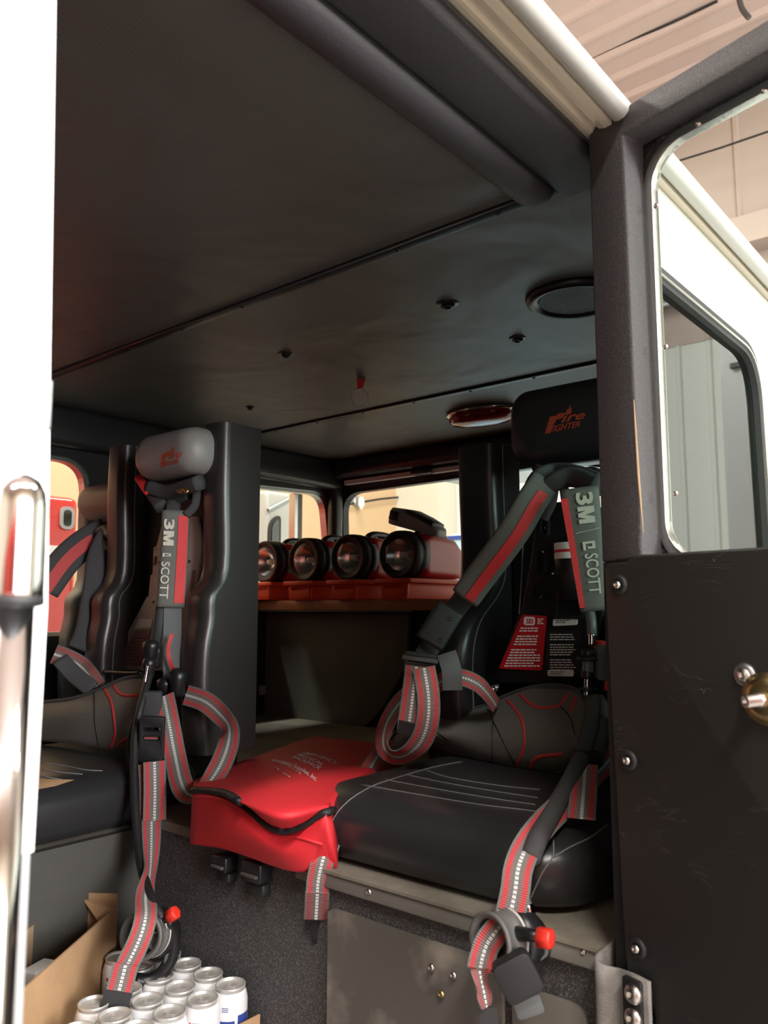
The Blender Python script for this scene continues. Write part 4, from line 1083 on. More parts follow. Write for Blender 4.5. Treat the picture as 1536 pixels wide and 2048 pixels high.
bars(l3, lx-.003, 1240, 1248, 2, lambda y: 1111, lambda y: 1140, 'greyp', .4)
bars(l4, lx-.007, 1343, 1351, 2, lambda y: 1100, lambda y: 1132, 'greyp', .4)
# air cylinder glimpsed beside the plate
cy_ = onX(1150, 1130, 1.63)
m = MB(); m.lathe((1.63, cy_.y, onX(1150, 1072, 1.63).z), (0, 0, -1), [(0, .004), (.003, .022), (.012, .038), (.03, .044), (.14, .044)], 28); cyl = m.build('air_cylinder', 'black', A1, smooth=True)
zc = [onX(1140, y_, 1.585).z for y_ in (1085, 1098, 1103, 1116)]
for (za_, zb_, mm) in ((zc[1]+.001, zc[0]+.002, 'sticker'), (zc[2], zc[1]+.001, 'redpatch'), (zc[3], zc[2], 'sticker')):
    m = MB(); m.lathe((1.63, cy_.y, zb_), (0, 0, -1), [(0, .0446), (zb_-za_, .0446)], 28, cap=False); m.build('band', mm, cyl, smooth=True)
# shoulder straps
SL = Path([(1092, 962, 1.76), (1062, 1005, 1.74), (1033, 1055, 1.74), (1000, 1102, 1.76), (962, 1152, 1.79), (930, 1196, 1.81)], .034)
sl = strap('shoulder_strap', SL, 'padfab', A1, .022, puff=True)
strap('red_strip', SL, 'redpatch', sl, .0025, -.05, .62, .012, q0=.10, q1=.98)
tp = lambda f: 1-.30*f
SR = Path([(1158, 978, 1.66), (1166, 1040, 1.64), (1174, 1100, 1.62), (1182, 1165, 1.60), (1189, 1222, 1.59)], .040)
sr = strap('shoulder_strap', SR, 'padfab', A1, .022, puff=True, taper=tp)
strap('red_strip', SR, 'redpatch', sr, .0025, -.98, -.62, .011, q0=.08, q1=.97, taper=tp)
strap_text(SR, '3', .05, .155, -.22, .66, .0145, 'greyprint', sr, .03, tp); strap_M(SR, .17, .31, -.22, .66, .0145, 'greyprint', sr, tp)
strap_text(SR, 'SCOTT', .56, .87, -.18, .60, .0145, 'greyprint', sr, .014, tp)
strap_logo(SR, .46, .53, -.20, .55, .0145, 'greyprint', sr, tp)
m = MB(); a = SR.at(.385*SR.S[-1]); b = SR.at(.36*SR.S[-1]); m.tube([a[0]-a[1]*.018+a[2]*.0145, b[0]+b[1]*.030+b[2]*.0135], .0007, 4); m.build('print_line', 'greyprint', sr)
# bunched fabric over the top
for pts, w_, tt in (([(1058, 1000, 1.80), (1075, 958, 1.79), (1112, 943, 1.80), (1160, 950, 1.74), (1200, 965, 1.68)], .020, .030), ([(1085, 985, 1.77), (1112, 962, 1.75), (1150, 955, 1.73), (1196, 975, 1.66)], .022, .034),
                    ([(1070, 935, 1.86), (1110, 955, 1.79), (1135, 990, 1.72)], .010, .012), ([(1120, 948, 1.84), (1150, 950, 1.80), (1186, 946, 1.74), (1205, 960, 1.68)], .014, .024), ([(1105, 975, 1.76), (1100, 1005, 1.76), (1085, 1035, 1.78)], .014, .02)):
    strap('fabric_loop', Path(pts, w_), 'darkgrey', A1, tt, puff=True)
hose([(1060, 975, 1.83), (1085, 962, 1.82), (1095, 958, 1.80)], .003, 'sticker', 'cord', A1)
hose([(1055, 1002, 2.1), (1075, 960, 2.1), (1110, 932, 2.1), (1150, 922, 2.05), (1200, 925, 2.0)], .012, 'silver', 'neck_band', A1, 'silver neck band')
hose([(1092, 948, 2.05), (1102, 940, 2.05), (1110, 935, 2.05)], .0135, 'redpatch', 'neck_band', A1, 'red piece of the neck band')
hose([(1066, 932, 1.95), (1080, 945, 1.9), (1095, 960, 1.85)], .007, 'black', 'clip', A1)
# lower left strap, slider and buckle
strap('lower_strap', Path([(932, 1190, 1.83), (908, 1222, 1.85), (885, 1255, 1.85), (862, 1290, 1.84), (845, 1320, 1.80)], .024), 'darkgrey', A1, .008, puff=True)
box_px(880, 1252, 1.80, .030, .044, -32+64, .012, 'greyp', 'slider', A1, .006, None, [hole(-.022, -.012, .022, .034), hole(.010, .020, .010, .026), hole(-.016, -.006, -.034, -.022)]) if False else None
P_ = Path([(902, 1216, 1.82), (880, 1252, 1.81), (858, 1288, 1.80)], .034); strap('slider', P_, 'rubber', A1, .012, puff=True)
for q_, u_ in ((.25, .3), (.75, -.4), (.8, .5)):
    c_, w_, n_ = P_.at(q_*P_.S[-1]); m = MB(); m.lathe(c_+w_*u_*.034+n_*.006, n_, [(0, .005), (.001, .004), (-.003, .003)], 12); m.build('eyelet', 'black', A1)
box_px(840, 1328, 1.70, .034, .024, 8, .010, 'rubber', 'buckle', A1, .004, None, [hole(-.027, .027, .004, .013), hole(-.027, .027, -.017, -.007)])
m = box_px(840, 1318, 1.695, .038, .004, 8, .014, 'greyp', 'buckle_bar', A1)
# striped webbing
strap('waist_strap', Path([(833, 1332, 1.69), (826, 1390, 1.675), (816, 1462, 1.67)], .0235), 'web', A1)
strap('strap_tip', Path([(820, 1445, 1.668), (815, 1470, 1.668)], .023), 'rubber', A1)
strap('waist_strap', Path([(848, 1335, 1.675), (857, 1390, 1.65), (856, 1440, 1.64), (842, 1482, 1.65, 20), (815, 1508, 1.67, 55), (788, 1512, 1.70, 68), (768, 1492, 1.75, 60), (772, 1452, 1.80, 45), (795, 1412, 1.84, 35), (822, 1385, 1.87, 30)], .0235), 'web', A1)
strap('waist_strap', Path([(848, 1392, 1.83, 20), (878, 1366, 1.80, 20), (915, 1354, 1.78, 10), (952, 1366, 1.77, 20), (975, 1388, 1.77, 40), (992, 1412, 1.78, 50)], .0190), 'web', A1)
strap('belt_loop', Path([(893, 1306, 1.76), (903, 1340, 1.745), (905, 1380, 1.75)], .0215), 'belt', A1, .004, label='grey webbing loop')
strap('lap_strap', Path([(776, 1475, 1.86, 20), (757, 1508, 1.84, 35), (735, 1545, 1.80, 20), (710, 1590, 1.74), (688, 1635, 1.60), (664, 1672, 1.46), (648, 1712, 1.42), (637, 1758, 1.415), (634, 1800, 1.42), (632, 1838, 1.43)], .0205), 'web', A1)
strap('strap_end', Path([(635, 1785, 1.415), (632, 1838, 1.426)], .0215), 'webend', A1, .004, label='faded red strap end')
box_px(641, 1858, 1.437, .0175, .026, 0, .005, 'rubber', 'end_tab', A1, .010, 'black end tab', [hole(-.004, .003, -.008, .004)])
strap('lap_strap', Path([(1240, 1492, 1.62, 20), (1205, 1535, 1.54, 20), (1165, 1575, 1.44, 30), (1128, 1604, 1.38, 40)], .018), 'web', A1)
# waist pad resting on the cushion
top_ = [(772, 1500, 1.90), (800, 1458, 1.92), (850, 1432, 1.92), (905, 1424, 1.91), (960, 1414, 1.88), (1010, 1392, 1.83), (1060, 1375, 1.78), (1110, 1370, 1.73), (1150, 1378, 1.68), (1168, 1400, 1.64)]
mid_ = [(770, 1508, 1.87), (798, 1486, 1.86), (850, 1464, 1.85), (902, 1462, 1.83), (958, 1466, 1.78), (1010, 1460, 1.72), (1062, 1455, 1.67), (1115, 1452, 1.62), (1158, 1452, 1.58), (1178, 1455, 1.56)]
mid2 = [(772, 1514, 1.87), (800, 1506, 1.86), (850, 1484, 1.87), (902, 1490, 1.84), (958, 1506, 1.77), (1010, 1512, 1.71), (1062, 1516, 1.66), (1110, 1515, 1.61), (1148, 1508, 1.575), (1168, 1495, 1.56)]
bot_ = [(776, 1520, 1.88), (802, 1518, 1.88), (850, 1498, 1.93), (902, 1512, 1.89), (956, 1529, 1.82), (1008, 1538, 1.75), (1060, 1543, 1.70), (1106, 1545, 1.66), (1140, 1535, 1.63), (1158, 1518, 1.62)]
def pad(rows, name, m, parent, th=.016, per=4):
    R1 = [crom(r, per) for r in rows]; n = len(R1[0]); cols = [crom([R1[j][i] for j in range(len(R1))], per) for i in range(n)]
    G = [[Q(*cols[i][j]) for i in range(n)] for j in range(len(cols[0]))]
    return closed_patch(G, name, m, parent, lambda p: p+p.normalized()*th)
wp = pad([top_, mid_, mid2, bot_], 'waist_pad', 'padfab', A1)
TW = bvh(wp)
stitch('binding', [p[:2] for p in top_[2:]], TW, .0035, 'darkgrey', wp, 0) 
m = MB(); m.tube([Q(*p) for p in crom(top_, 5)], .0042, 8); m.build('binding', 'darkgrey', wp, smooth=True)
m = MB(); m.tube([Q(*p) for p in crom(bot_, 5)], .0042, 8); m.build('binding', 'darkgrey', wp, smooth=True)
def flatpipe(pts, T, parent, w=.0042):
    return stitch('red_piping', pts, T, w, 'red', parent, -.0012)
flatpipe([(1014, 1400), (1030, 1418), (1043, 1440), (1049, 1470), (1046, 1500), (1034, 1532)], TW, wp)
flatpipe([(1040, 1388), (1056, 1404), (1075, 1415), (1105, 1414), (1122, 1408), (1130, 1395), (1137, 1386)], TW, wp)
flatpipe([(1152, 1393), (1145, 1408), (1140, 1424)], TW, wp)
flatpipe([(1060, 1537), (1068, 1520), (1085, 1512), (1105, 1510), (1125, 1508)], TW, wp)
for pts in ([(975, 1418), (985, 1440), (984, 1480), (985, 1528)], [(985, 1440), (1005, 1480), (1030, 1528)], [(850, 1440), (870, 1462), (900, 1480)], [(1120, 1412), (1140, 1435), (1150, 1470)]):
    stitch('seam', pts, TW, .0016, 'rubber', wp, 0)
inner = pad([[(862, 1392, 1.95), (890, 1384, 1.95), (925, 1384, 1.94), (955, 1408, 1.92)], [(862, 1410, 1.94), (890, 1404, 1.93), (925, 1404, 1.92), (958, 1420, 1.90)], [(862, 1436, 1.94), (890, 1430, 1.94), (925, 1426, 1.92), (960, 1428, 1.91)]], 'inner_pad', 'darkgrey', A1)
# hoses and fittings at the right of the plate
hose([(1178, 1212, 1.60), (1183, 1245, 1.58), (1184, 1272, 1.575)], .010, 'hosegrey', 'air_hose', A1)
hose([(1184, 1268, 1.57), (1184, 1290, 1.565)], .0075, 'chrome', 'fitting', A1, 'chrome fitting')
hose([(1178, 1300, 1.56), (1176, 1316, 1.56)], .015, 'black', 'valve', A1)
m = MB(); c_ = Q(1175, 1318, 1.555); m.lathe(c_, (0, 0, 1), [(-.003, .018), (0, .021), (.004, .018), (.008, .012)], 20); m.build('valve_collar', 'black', A1, smooth=True)
hose([(1176, 1320, 1.555), (1175, 1345, 1.55)], .011, 'hosegrey', 'air_hose', A1)
hose([(1176, 1343, 1.552), (1175, 1356, 1.55)], .0135, 'black', 'fitting', A1)
hose([(1175, 1356, 1.55), (1174, 1392, 1.55)], .0065, 'chrome', 'fitting', A1, 'chrome fitting')
m = MB(); c_ = Q(1176, 1378, 1.55); m.lathe(c_, (0, 0, 1), [(-.004, .014), (0, .020), (.003, .015)], 16); m.build('valve_collar', 'black', A1, smooth=True)
hose([(1195, 1290, 1.62), (1210, 1295, 1.6), (1218, 1330, 1.6), (1218, 1380, 1.6)], .010, 'redpatch', 'alarm_strap', A1, 'red strap piece')
box_px(1205, 1325, 1.585, .012, .034, 0, .02, 'greyp', 'console', A1)
hose([(1195, 1400, 1.60), (1208, 1420, 1.58), (1216, 1450, 1.56)], .016, 'hosegrey', 'air_hose', A1)
hose([(1198, 1440, 1.56), (1195, 1480, 1.53), (1185, 1520, 1.47)], .020, 'darkgrey', 'sleeve', A1)
hose([(1186, 1392, 1.56), (1182, 1440, 1.53), (1168, 1500, 1.46), (1142, 1560, 1.37), (1108, 1620, 1.27), (1078, 1672, 1.19), (1060, 1715, 1.15)], .0155, 'darkgrey', 'hose_sleeve', A1)
strap('lap_strap', Path([(1178, 1545, 1.43), (1130, 1605, 1.30), (1090, 1645, 1.225), (1056, 1690, 1.165), (1037, 1735, 1.13), (1030, 1785, 1.115), (1018, 1840, 1.105)], .0205), 'web', A1)
strap('strap_end', Path([(1171, 1530, 1.42), (1167, 1585, 1.315), (1163, 1636, 1.245)], .0215), 'web', A1, .004)
box_px(1172, 1512, 1.435, .026, .010, 4, .012, 'black', 'buckle', A1)
hose([(1150, 1503, 1.44), (1195, 1505, 1.44)], .0025, 'chrome', 'buckle_pin', A1)
hose([(1066, 1700, 1.165), (1040, 1750, 1.14), (1044, 1790, 1.13), (1054, 1815, 1.125)], .0095, 'hosegrey', 'air_hose', A1)
hose([(1052, 1808, 1.125), (1060, 1842, 1.12)], .0105, 'chrome', 'fitting', A1, 'chrome fitting')
regulator(978, 1883, 1.080, (-RT*.74-F*.60+UP*.16), .93, A1, None, None, (1076, 1873, 1.055), (RT*.80-F*.55+UP*.10), ((1035, 1952, 1.045), -28, (1056, 2008, 1.06)))
strap('lap_strap', Path([(1014, 1838, 1.100), (996, 1858, 1.092), (976, 1885, 1.088), (966, 1912, 1.082), (960, 1940, 1.062)], .0175), 'web', A1)
strap('strap_end', Path([(959, 1938, 1.060), (962, 1965, 1.058, 50), (968, 1990, 1.055, 30), (972, 2015, 1.05, 60)], .012), 'webend', A1, .003)
strap('strap_tip', Path([(975, 2015, 1.05), (980, 2062, 1.04)], .012), 'rubber', A1)
# curved wire guard
hose([(1062, 1890, 1.09), (1085, 1885, 1.09), (1092, 1905, 1.09), (1078, 1918, 1.09)], .0035, 'hosegrey', 'wire_guard', A1)

# ================================================================ BREATHING APPARATUS OF THE MIDDLE SEAT
A2 = thing('breathing_apparatus', (1.3, 1.85, -.36), 'grey backplate breathing apparatus with looped striped webbing strapped to the middle jump seat', 'harness', 'breathing sets on the jump seats')
b2 = 1.325
pp = polyX([(325, 1040), (392, 1032), (402, 1090), (398, 1130), (388, 1200), (374, 1342), (288, 1342), (228, 1338), (238, 1296), (265, 1245), (292, 1195), (296, 1192), (300, 1150), (304, 1148), (306, 1095), (312, 1092)], b2)
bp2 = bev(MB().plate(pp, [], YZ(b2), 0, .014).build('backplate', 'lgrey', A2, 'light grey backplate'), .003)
for px, py in ((318, 1125), (379, 1123), (307, 1204), (369, 1203), (372, 1080), (330, 1060)):
    m = MB(); m.lathe(onX(px, py, b2-.0005), (-1, 0, 0), [(0, .0042), (.0012, .0042)], 12); m.build('slot', 'black', bp2)
m = MB()
for pts in ([(386, 1140), (390, 1140), (384, 1185), (380, 1185)], [(309, 1112), (312, 1112), (310, 1130), (306, 1130)]):
    m.plate(polyX(pts, b2-.002), [], YZ(b2-.001), -.0015, 0)
m.build('slot', 'black', bp2)
l5 = label_px('warning_label', [(230, 1331), (280, 1332), (272, 1262), (302, 1258)], 'redplate', b2-.002, bp2, 'faded red label')
bars(l5, b2-.005, 1266, 1328, 10, lambda y: 270-(y-1262)*.56, lambda y: 298-(y-1262)*.28, 'ltrim', .3)
l6 = label_px('sticker', [(270, 1258), (302, 1255), (278, 1238), (305, 1238)], 'sticker', b2-.002, bp2, 'pale sticker')
strap('rim', Path([(215, 1344, 2.24), (250, 1346, 2.18), (285, 1346, 2.14)], .006), 'black', A2, .02, puff=True)
S2 = Path([(352, 1022, 2.12), (350, 1080, 2.10), (347, 1130, 2.08), (344, 1180, 2.06), (342, 1215, 2.05)], .036)
s2s = strap('shoulder_strap', S2, 'padfab', A2, .020, puff=True)
strap('red_strip', S2, 'redpatch', s2s, .0025, .18, .88, .0105, q0=.06, q1=.96)
strap_text(S2, '3', .10, .21, -.82, -.08, .0125, 'greyprint', s2s, .03); strap_M(S2, .225, .38, -.82, -.08, .0125, 'greyprint', s2s)
strap_text(S2, 'SCOTT', .55, .92, -.85, -.25, .0125, 'greyprint', s2s, .012)
strap_logo(S2, .46, .50, -.8, -.2, .0125, 'greyprint', s2s)
for pts, w_, tt in (([(285, 955, 2.26), (305, 985, 2.22), (325, 1015, 2.16)], .020, .03), ([(300, 975, 2.2), (335, 985, 2.17), (370, 975, 2.12), (400, 965, 2.08)], .020, .04), ([(345, 1030, 2.15), (350, 1000, 2.17), (375, 985, 2.15)], .020, .03), ([(395, 975, 2.12), (390, 1010, 2.12), (372, 1030, 2.12)], .012, .02)):
    strap('fabric_loop', Path(pts, w_), 'darkgrey', A2, tt, puff=True)
strap('red_tab', Path([(276, 952, 2.24), (288, 972, 2.2), (298, 985, 2.18)], .012), 'redpatch', A2, .008, puff=True)
hose([(358, 984, 2.08), (368, 978, 2.07), (376, 985, 2.06)], .006, 'brass', 'whistle', A2, 'yellow piece')
strap('lower_strap', Path([(346, 1208, 2.06), (345, 1260, 2.04), (344, 1330, 2.02), (346, 1380, 2.0)], .022), 'belt', A2, .004)
strap('lower_strap', Path([(322, 1208, 2.06), (316, 1260, 2.03), (310, 1300, 2.0)], .012), 'rubber', A2, .012, puff=True)
strap('red_tab', Path([(344, 1268, 2.0), (336, 1298, 1.99, 30), (342, 1330, 1.99, -20), (352, 1345, 1.98)], .005), 'red', A2, .002)
# valve group
for c_, r_, h_ in (((302, 1300, 1.97), .020, .05), ((298, 1335, 1.95), .016, .05), ((312, 1312, 1.99), .016, .06), ((356, 1365, 1.96), .022, .07), ((330, 1375, 1.98), .020, .05)):
    m = MB(); m.lathe(Q(*c_)+V((0, 0, h_/2)), (0, 0, -1), [(0, r_*.5), (h_*.15, r_), (h_*.4, r_*1.05), (h_*.55, r_*.85), (h_*.9, r_*.9), (h_, r_*.5)], 16); m.build('valve', 'black', A2, smooth=True)
hose([(296, 1330, 1.93), (290, 1365, 1.92), (284, 1400, 1.90)], .0035, 'chrome', 'fitting', A2, 'chrome fitting')
box_px(304, 1425, 1.90, .020, .05, 3, .02, 'darkgrey', 'slider', A2)
b3 = box_px(304, 1478, 1.83, .028, .052, 2, .014, 'rubber', 'buckle', A2, .004, None, [hole(-.020, .020, .018, .028), hole(-.020, .020, -.002, .008)])
strap('buckle_tab', Path([(288, 1481, 1.835), (320, 1480, 1.835)], .008), 'web', A2, .002)
hose([(318, 1215, 2.06), (314, 1285, 2.02), (300, 1345, 1.95), (285, 1400, 1.89), (272, 1460, 1.85), (268, 1530, 1.80), (270, 1610, 1.74), (276, 1690, 1.68), (288, 1755, 1.62), (308, 1810, 1.55), (325, 1838, 1.53)], .0095, 'hose', 'air_hose', A2)
hose([(268, 1440, 1.90), (256, 1500, 1.88), (262, 1540, 1.86)], .005, 'hose', 'cord', A2)
strap('waist_strap', Path([(328, 1392, 1.93, -20), (338, 1445, 1.88), (350, 1510, 1.84), (364, 1570, 1.74, 10), (382, 1592, 1.70, 62), (410, 1576, 1.70, 50), (438, 1536, 1.74, 25), (456, 1490, 1.80, 25), (458, 1452, 1.86, 55), (436, 1424, 1.90, 20), (408, 1402, 1.93, 0), (372, 1390, 1.96, 0)], .0245), 'web', A2)
strap('waist_strap', Path([(300, 1527, 1.80), (303, 1580, 1.77), (304, 1640, 1.745)], .0255), 'web', A2)
strap('strap_end', Path([(309, 1523, 1.785), (310, 1580, 1.755), (309, 1641, 1.73)], .0240), 'web', A2, .003)
strap('waist_strap', Path([(303, 1638, 1.735), (302, 1700, 1.68, 35), (299, 1748, 1.63, 62), (291, 1790, 1.57, 30), (292, 1828, 1.500), (285, 1862, 1.475), (272, 1895, 1.462), (256, 1928, 1.452), (246, 1958, 1.445), (238, 1978, 1.44)], .0205), 'web', A2)
strap('strap_end', Path([(252, 1928, 1.447), (238, 1982, 1.434)], .0230), 'web', A2, .004)
strap('strap_tip', Path([(240, 1975, 1.437), (231, 2005, 1.428), (222, 2034, 1.42)], .0245), 'rubber', A2, .003, label='black strap tip')
wp2 = pad([[(70, 1405, 2.20), (110, 1402, 2.15), (150, 1396, 2.10), (200, 1378, 2.06), (245, 1358, 2.03), (285, 1352, 1.99), (298, 1365, 1.97)],
           [(70, 1440, 2.14), (110, 1436, 2.09), (150, 1430, 2.04), (200, 1424, 2.00), (245, 1418, 1.96), (282, 1412, 1.93), (296, 1410, 1.92)],
           [(70, 1480, 2.14), (110, 1484, 2.09), (150, 1488, 2.04), (198, 1496, 1.99), (236, 1502, 1.95), (268, 1496, 1.93), (280, 1480, 1.92)]], 'waist_pad', 'padfab', A2)
TW2 = bvh(wp2)
m = MB(); m.tube([Q(*p) for p in crom([(70, 1405, 2.20), (110, 1402, 2.15), (150, 1396, 2.10), (200, 1378, 2.06), (245, 1358, 2.03), (285, 1352, 1.99)], 5)], .005, 8); m.build('binding', 'darkgrey', wp2, smooth=True)
flatpipe([(209, 1378), (222, 1402), (228, 1435), (230, 1470), (222, 1495)], TW2, wp2, .0045)
flatpipe([(228, 1370), (238, 1386), (255, 1391), (278, 1390)], TW2, wp2, .0045)
flatpipe([(234, 1492), (245, 1482), (262, 1472)], TW2, wp2, .004)
stitch('seam', [(188, 1385), (190, 1440), (198, 1492)], TW2, .002, 'rubber', wp2, 0)
R2 = regulator(281, 1873, 1.505, (-F*.93-RT*.20+UP*.30), 1.08, A2, None, None, (338, 1834, 1.53), (RT*.75-F*.2+UP*.6), None)
hose([(335, 1840, 1.54), (346, 1870, 1.55), (344, 1910, 1.55), (325, 1945, 1.54), (296, 1962, 1.53), (270, 1960, 1.52)], .013, 'black', 'casing', A2)
hose([(330, 1850, 1.535), (338, 1880, 1.54), (330, 1925, 1.54)], .004, 'hosegrey', 'casing_rib', A2)
hose([(330, 1846, 1.52), (334, 1856, 1.52)], .004, 'chrome', 'pin', A2)

# ================================================================ BREATHING APPARATUS OF THE FARTHEST SEAT
A3 = thing('breathing_apparatus', (1.5, 2.4, -.36), 'dark breathing apparatus straps with dull red strip half hidden at the far left seat', 'harness', 'breathing sets on the jump seats')
P3 = Path([(215, 1062, 2.50), (172, 1085, 2.46), (130, 1122, 2.42), (88, 1180, 2.38)], .045)
s3s = strap('shoulder_strap', P3, 'darkgrey', A3, .02, puff=True)
strap('red_strip', P3, 'red', s3s, .0025, -.3, .45, .011, q0=.2, q1=1)
strap('shoulder_strap', Path([(222, 1065, 2.45), (200, 1110, 2.42), (190, 1180, 2.38), (176, 1260, 2.34), (160, 1300, 2.3)], .035), 'darkgrey', A3, .02, puff=True)
strap('waist_strap', Path([(108, 1308, 2.15, 0), (135, 1318, 2.15), (160, 1332, 2.15), (176, 1350, 2.12), (192, 1374, 2.10)], .026), 'webend', A3)
strap('waist_strap', Path([(120, 1318, 2.13, 20), (150, 1350, 2.11), (185, 1378, 2.09)], .022), 'darkgrey', A3, .01, puff=True)
for pts in ([(195, 1070, 2.48), (215, 1062, 2.44), (232, 1075, 2.40)], [(205, 1085, 2.44), (225, 1095, 2.42), (235, 1120, 2.40)]):
    strap('fabric_loop', Path(pts, .02), 'greyp', A3, .03, puff=True)

# ---- cans in a cardboard tray on the cab floor
ZTOP = -.70; R_ = .0325
def can(label, x, y):
    t = thing('drink_can', (x, y, ZTOP-.122), label, 'can', 'white cans in the cardboard tray')
    m = MB(); m.lathe((x, y, ZTOP-.122), (0, 0, 1), [(0, .022), (.002, .024), (.008, .0315), (.012, R_), (.098, R_), (.108, .0300), (.114, .0275)], 28); b = m.build('body', 'canw', t, smooth=True)
    m = MB(); m.lathe((x, y, ZTOP-.008), (0, 0, 1), [(0, .0272), (.004, .0280), (.0075, .0284), (.0085, .0276), (.0082, .0262), (.004, .0255), (.002, .0235), (.0035, .022), (.0035, .001)], 28); l = m.build('lid', 'cant', t, 'silver lid', True)
    m = MB(); m.plate(rrect(-.008, .013, -.007, .007, .006, 4), [rrect(-.005, .002, -.004, .004, .003, 3)], lambda a, b_, o: V((x+a*.5+b_*.86, y-a*.86+b_*.5, ZTOP-.0035+o)), 0, .0012); m.build('pull_ring', 'cant', l)
    m = MB(); ang0 = math.radians(218)
    def cyl_(u, z, o=.0004): q = ang0+u/R_; return V((x+(R_+o)*math.cos(q), y+(R_+o)*math.sin(q), z))
    def rect(m, u0, u1, z0, z1, n=5):
        vs = []; fs = []
        for i in range(n+1):
            u = u0+(u1-u0)*i/n; vs += [cyl_(u, z0), cyl_(u, z1)]
        m.add(vs, [(2*i, 2*i+2, 2*i+3, 2*i+1) for i in range(n)])
    zc_ = ZTOP-.034
    m1 = MB(); rect(m1, -.016, -.011, zc_, zc_+.004, 2); rect(m1, -.0145, -.0125, zc_-.002, zc_+.006, 1); m1.build('red_mark', 'redpatch', b, fix=False)
    m2 = MB()
    for k in range(3): rect(m2, -.008, .004, zc_+.004-k*.003, zc_+.0052-k*.003, 3)
    rect(m2, -.014, .016, zc_-.045, zc_-.018, 8); rect(m2, .022, .05, zc_-.05, zc_-.01, 8)
    m2.build('blue_print', 'blue', b, fix=False)
    return t
spots = []
for i in range(5):
    for j in range(6):
        x = 1.036-i*.0675; y = 1.245+j*.0672-(.004 if i % 2 else 0)
        if y > 1.478+(x-.90)*.62-.040 and x < .93: continue
        if y > 1.56: continue
        spots.append((x, y, i, j))
c0c = None
rowl = ['row touching the speckled pedestal', 'second row from the pedestal', 'third row from the pedestal', 'fourth row from the pedestal', 'front row farthest from the pedestal']
coll = ['rightmost', 'second from right', 'third from right', 'fourth from right', 'fifth from right', 'sixth from right']
for x, y, i, j in spots:
    lab = f'white drink can with silver lid, {coll[j]} in {rowl[i]}'
    lab = f'white can {coll[j]}, {rowl[i]}'
    if c0c is None: c0c = can(lab, x, y); bx0, by0 = x, y
    else:
        c = copy_tree(c0c, V((x-bx0, y-by0, 0))); c['label'] = lab
t = thing('can_tray', (.9, 1.35, FZ), 'low cardboard tray holding the white drink cans on the cab floor', 'tray')
x0, x1, y0, y1 = .725, 1.0735, 1.206, 1.606
m = MB(); m.box(x0, x1, y0, y1, FZ, FZ+.004); m.box(x1-.003, x1, y0, y1, FZ, FZ+.05); m.box(x0, x0+.003, y0, y1-.2, FZ, FZ+.05); m.box(x0, x1, y0, y0+.003, FZ, FZ+.055); m.box(x1-.05, x1, y0-.003, y0, FZ, FZ+.075)
m.build('tray', 'card', t)
# ---- opened carton with clutter
P1, P2 = onZ(229, 1817, -.625), onZ(66, 1962, -.625)
P1 = V((P1.x, P1.y, 0)); P2 = V((P2.x, P2.y, 0)); dv = (P2-P1).normalized(); nv = V((dv.y, -dv.x, 0)); nv = nv if nv.y > 0 else -nv
t = thing('cardboard_carton', (P1.x-.1, P1.y, FZ), 'open brown cardboard carton with raised flaps left of the cans', 'carton')
def wall(a, b, z0, z1, th, m, name, lean=0):
    d = (b-a).normalized(); n = V((d.y, -d.x, 0))
    vs = [a+V((0, 0, z0)), b+V((0, 0, z0)), b+n*lean+V((0, 0, z1)), a+n*lean+V((0, 0, z1))]; o = MB()
    o.add(vs+[v+n*th for v in vs], [(0, 1, 2, 3), (7, 6, 5, 4), (0, 4, 5, 1), (1, 5, 6, 2), (2, 6, 7, 3), (3, 7, 4, 0)]); return o.build(name, m, t)
Pa, Pb = P1-dv*.012, P1+dv*.42
bot = FZ+.006
w1 = wall(Pa, Pb, bot, -.625, .004, 'card', 'side_wall'); 
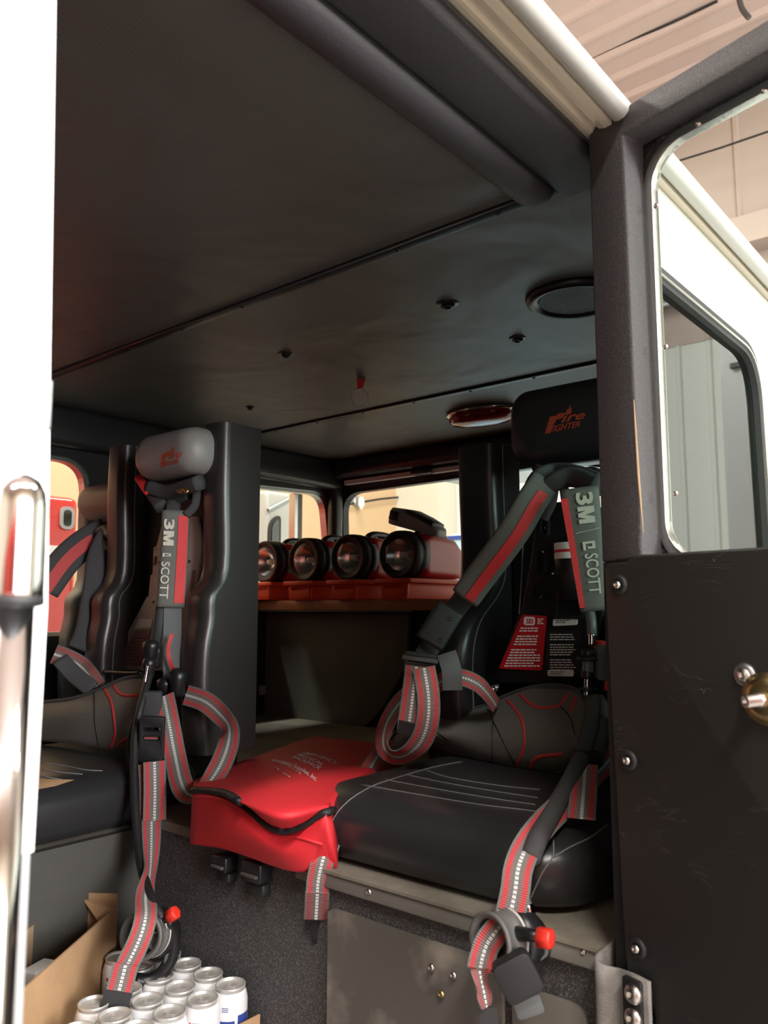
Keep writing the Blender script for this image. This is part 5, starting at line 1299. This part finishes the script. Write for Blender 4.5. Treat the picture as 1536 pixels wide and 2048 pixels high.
Pc = Pa+nv*.13; Pd = Pb+nv*.30
wall(Pa, Pc, bot, -.60, .004, 'card', 'end_wall'); wall(Pc, Pc+dv*.40, bot, -.63, .004, 'cardin', 'side_wall'); wall(Pb, Pb+nv*.13, bot, -.625, .004, 'card', 'end_wall')
fl = MB(); q1, q2 = P1+V((0, 0, -.60)), Pc+V((0, 0, -.60))
pts_ = [onZ(229, 1815, -.622), onZ(168, 1798, -.61), onZ(180, 1818, -.63), onZ(196, 1838, -.64)]
fl.add(pts_+[p-V((0, 0, .004)) for p in pts_], [(0, 1, 2, 3), (7, 6, 5, 4), (0, 4, 5, 1), (1, 5, 6, 2), (2, 6, 7, 3), (3, 7, 4, 0)]); fl.build('flap', 'card', t)
def clutter(name, px, py, z, sx, sy, sz, rot, m, label, cat):
    c = onZ(px, py, z); tt = thing(name, c, label, cat); R3 = Matrix.Translation(c) @ Matrix.Rotation(math.radians(rot), 4, 'Z')
    bev(MB().box(-sx, sx, -sy, sy, -sz*2, 0, R3).build('body', m, tt), .004); return tt, R3, c
tt, R3, c = clutter('packet', 108, 1842, -.66, .035, .022, .03, 40, 'ltrim', 'pale cream packet lying in the open carton', 'packet')
MB().box(-.025, .02, -.0225, -.0221, -.035, -.01, R3).build('print', 'cardin', tt)
tt, R3, c = clutter('tool_box', 95, 1880, -.70, .055, .026, .02, 36, 'greyp', 'dark grey box lying in the open carton below the pale packet', 'box')
MB().box(-.03, .03, -.012, .012, 0, .006, R3).build('grip', 'black', tt)
tt, R3, c = clutter('snack_bag', 80, 1930, -.665, .03, .018, .02, 20, 'sticker', 'white and blue wrapped snack bag at the near side of the carton', 'bag')
MB().box(-.02, .02, -.0185, -.0181, -.03, -.012, R3).build('print', 'blue', tt)
# wire ring hanging by the middle seat
t = thing('wire_loop', (1.1, 1.5, -.47), 'pale wire loop beside the middle seat, left of the red bag', 'wire')
hose([(332, 1641, 1.78), (345, 1652, 1.77), (362, 1652, 1.78), (374, 1640, 1.80)], .003, 'sticker', 'loop', t)
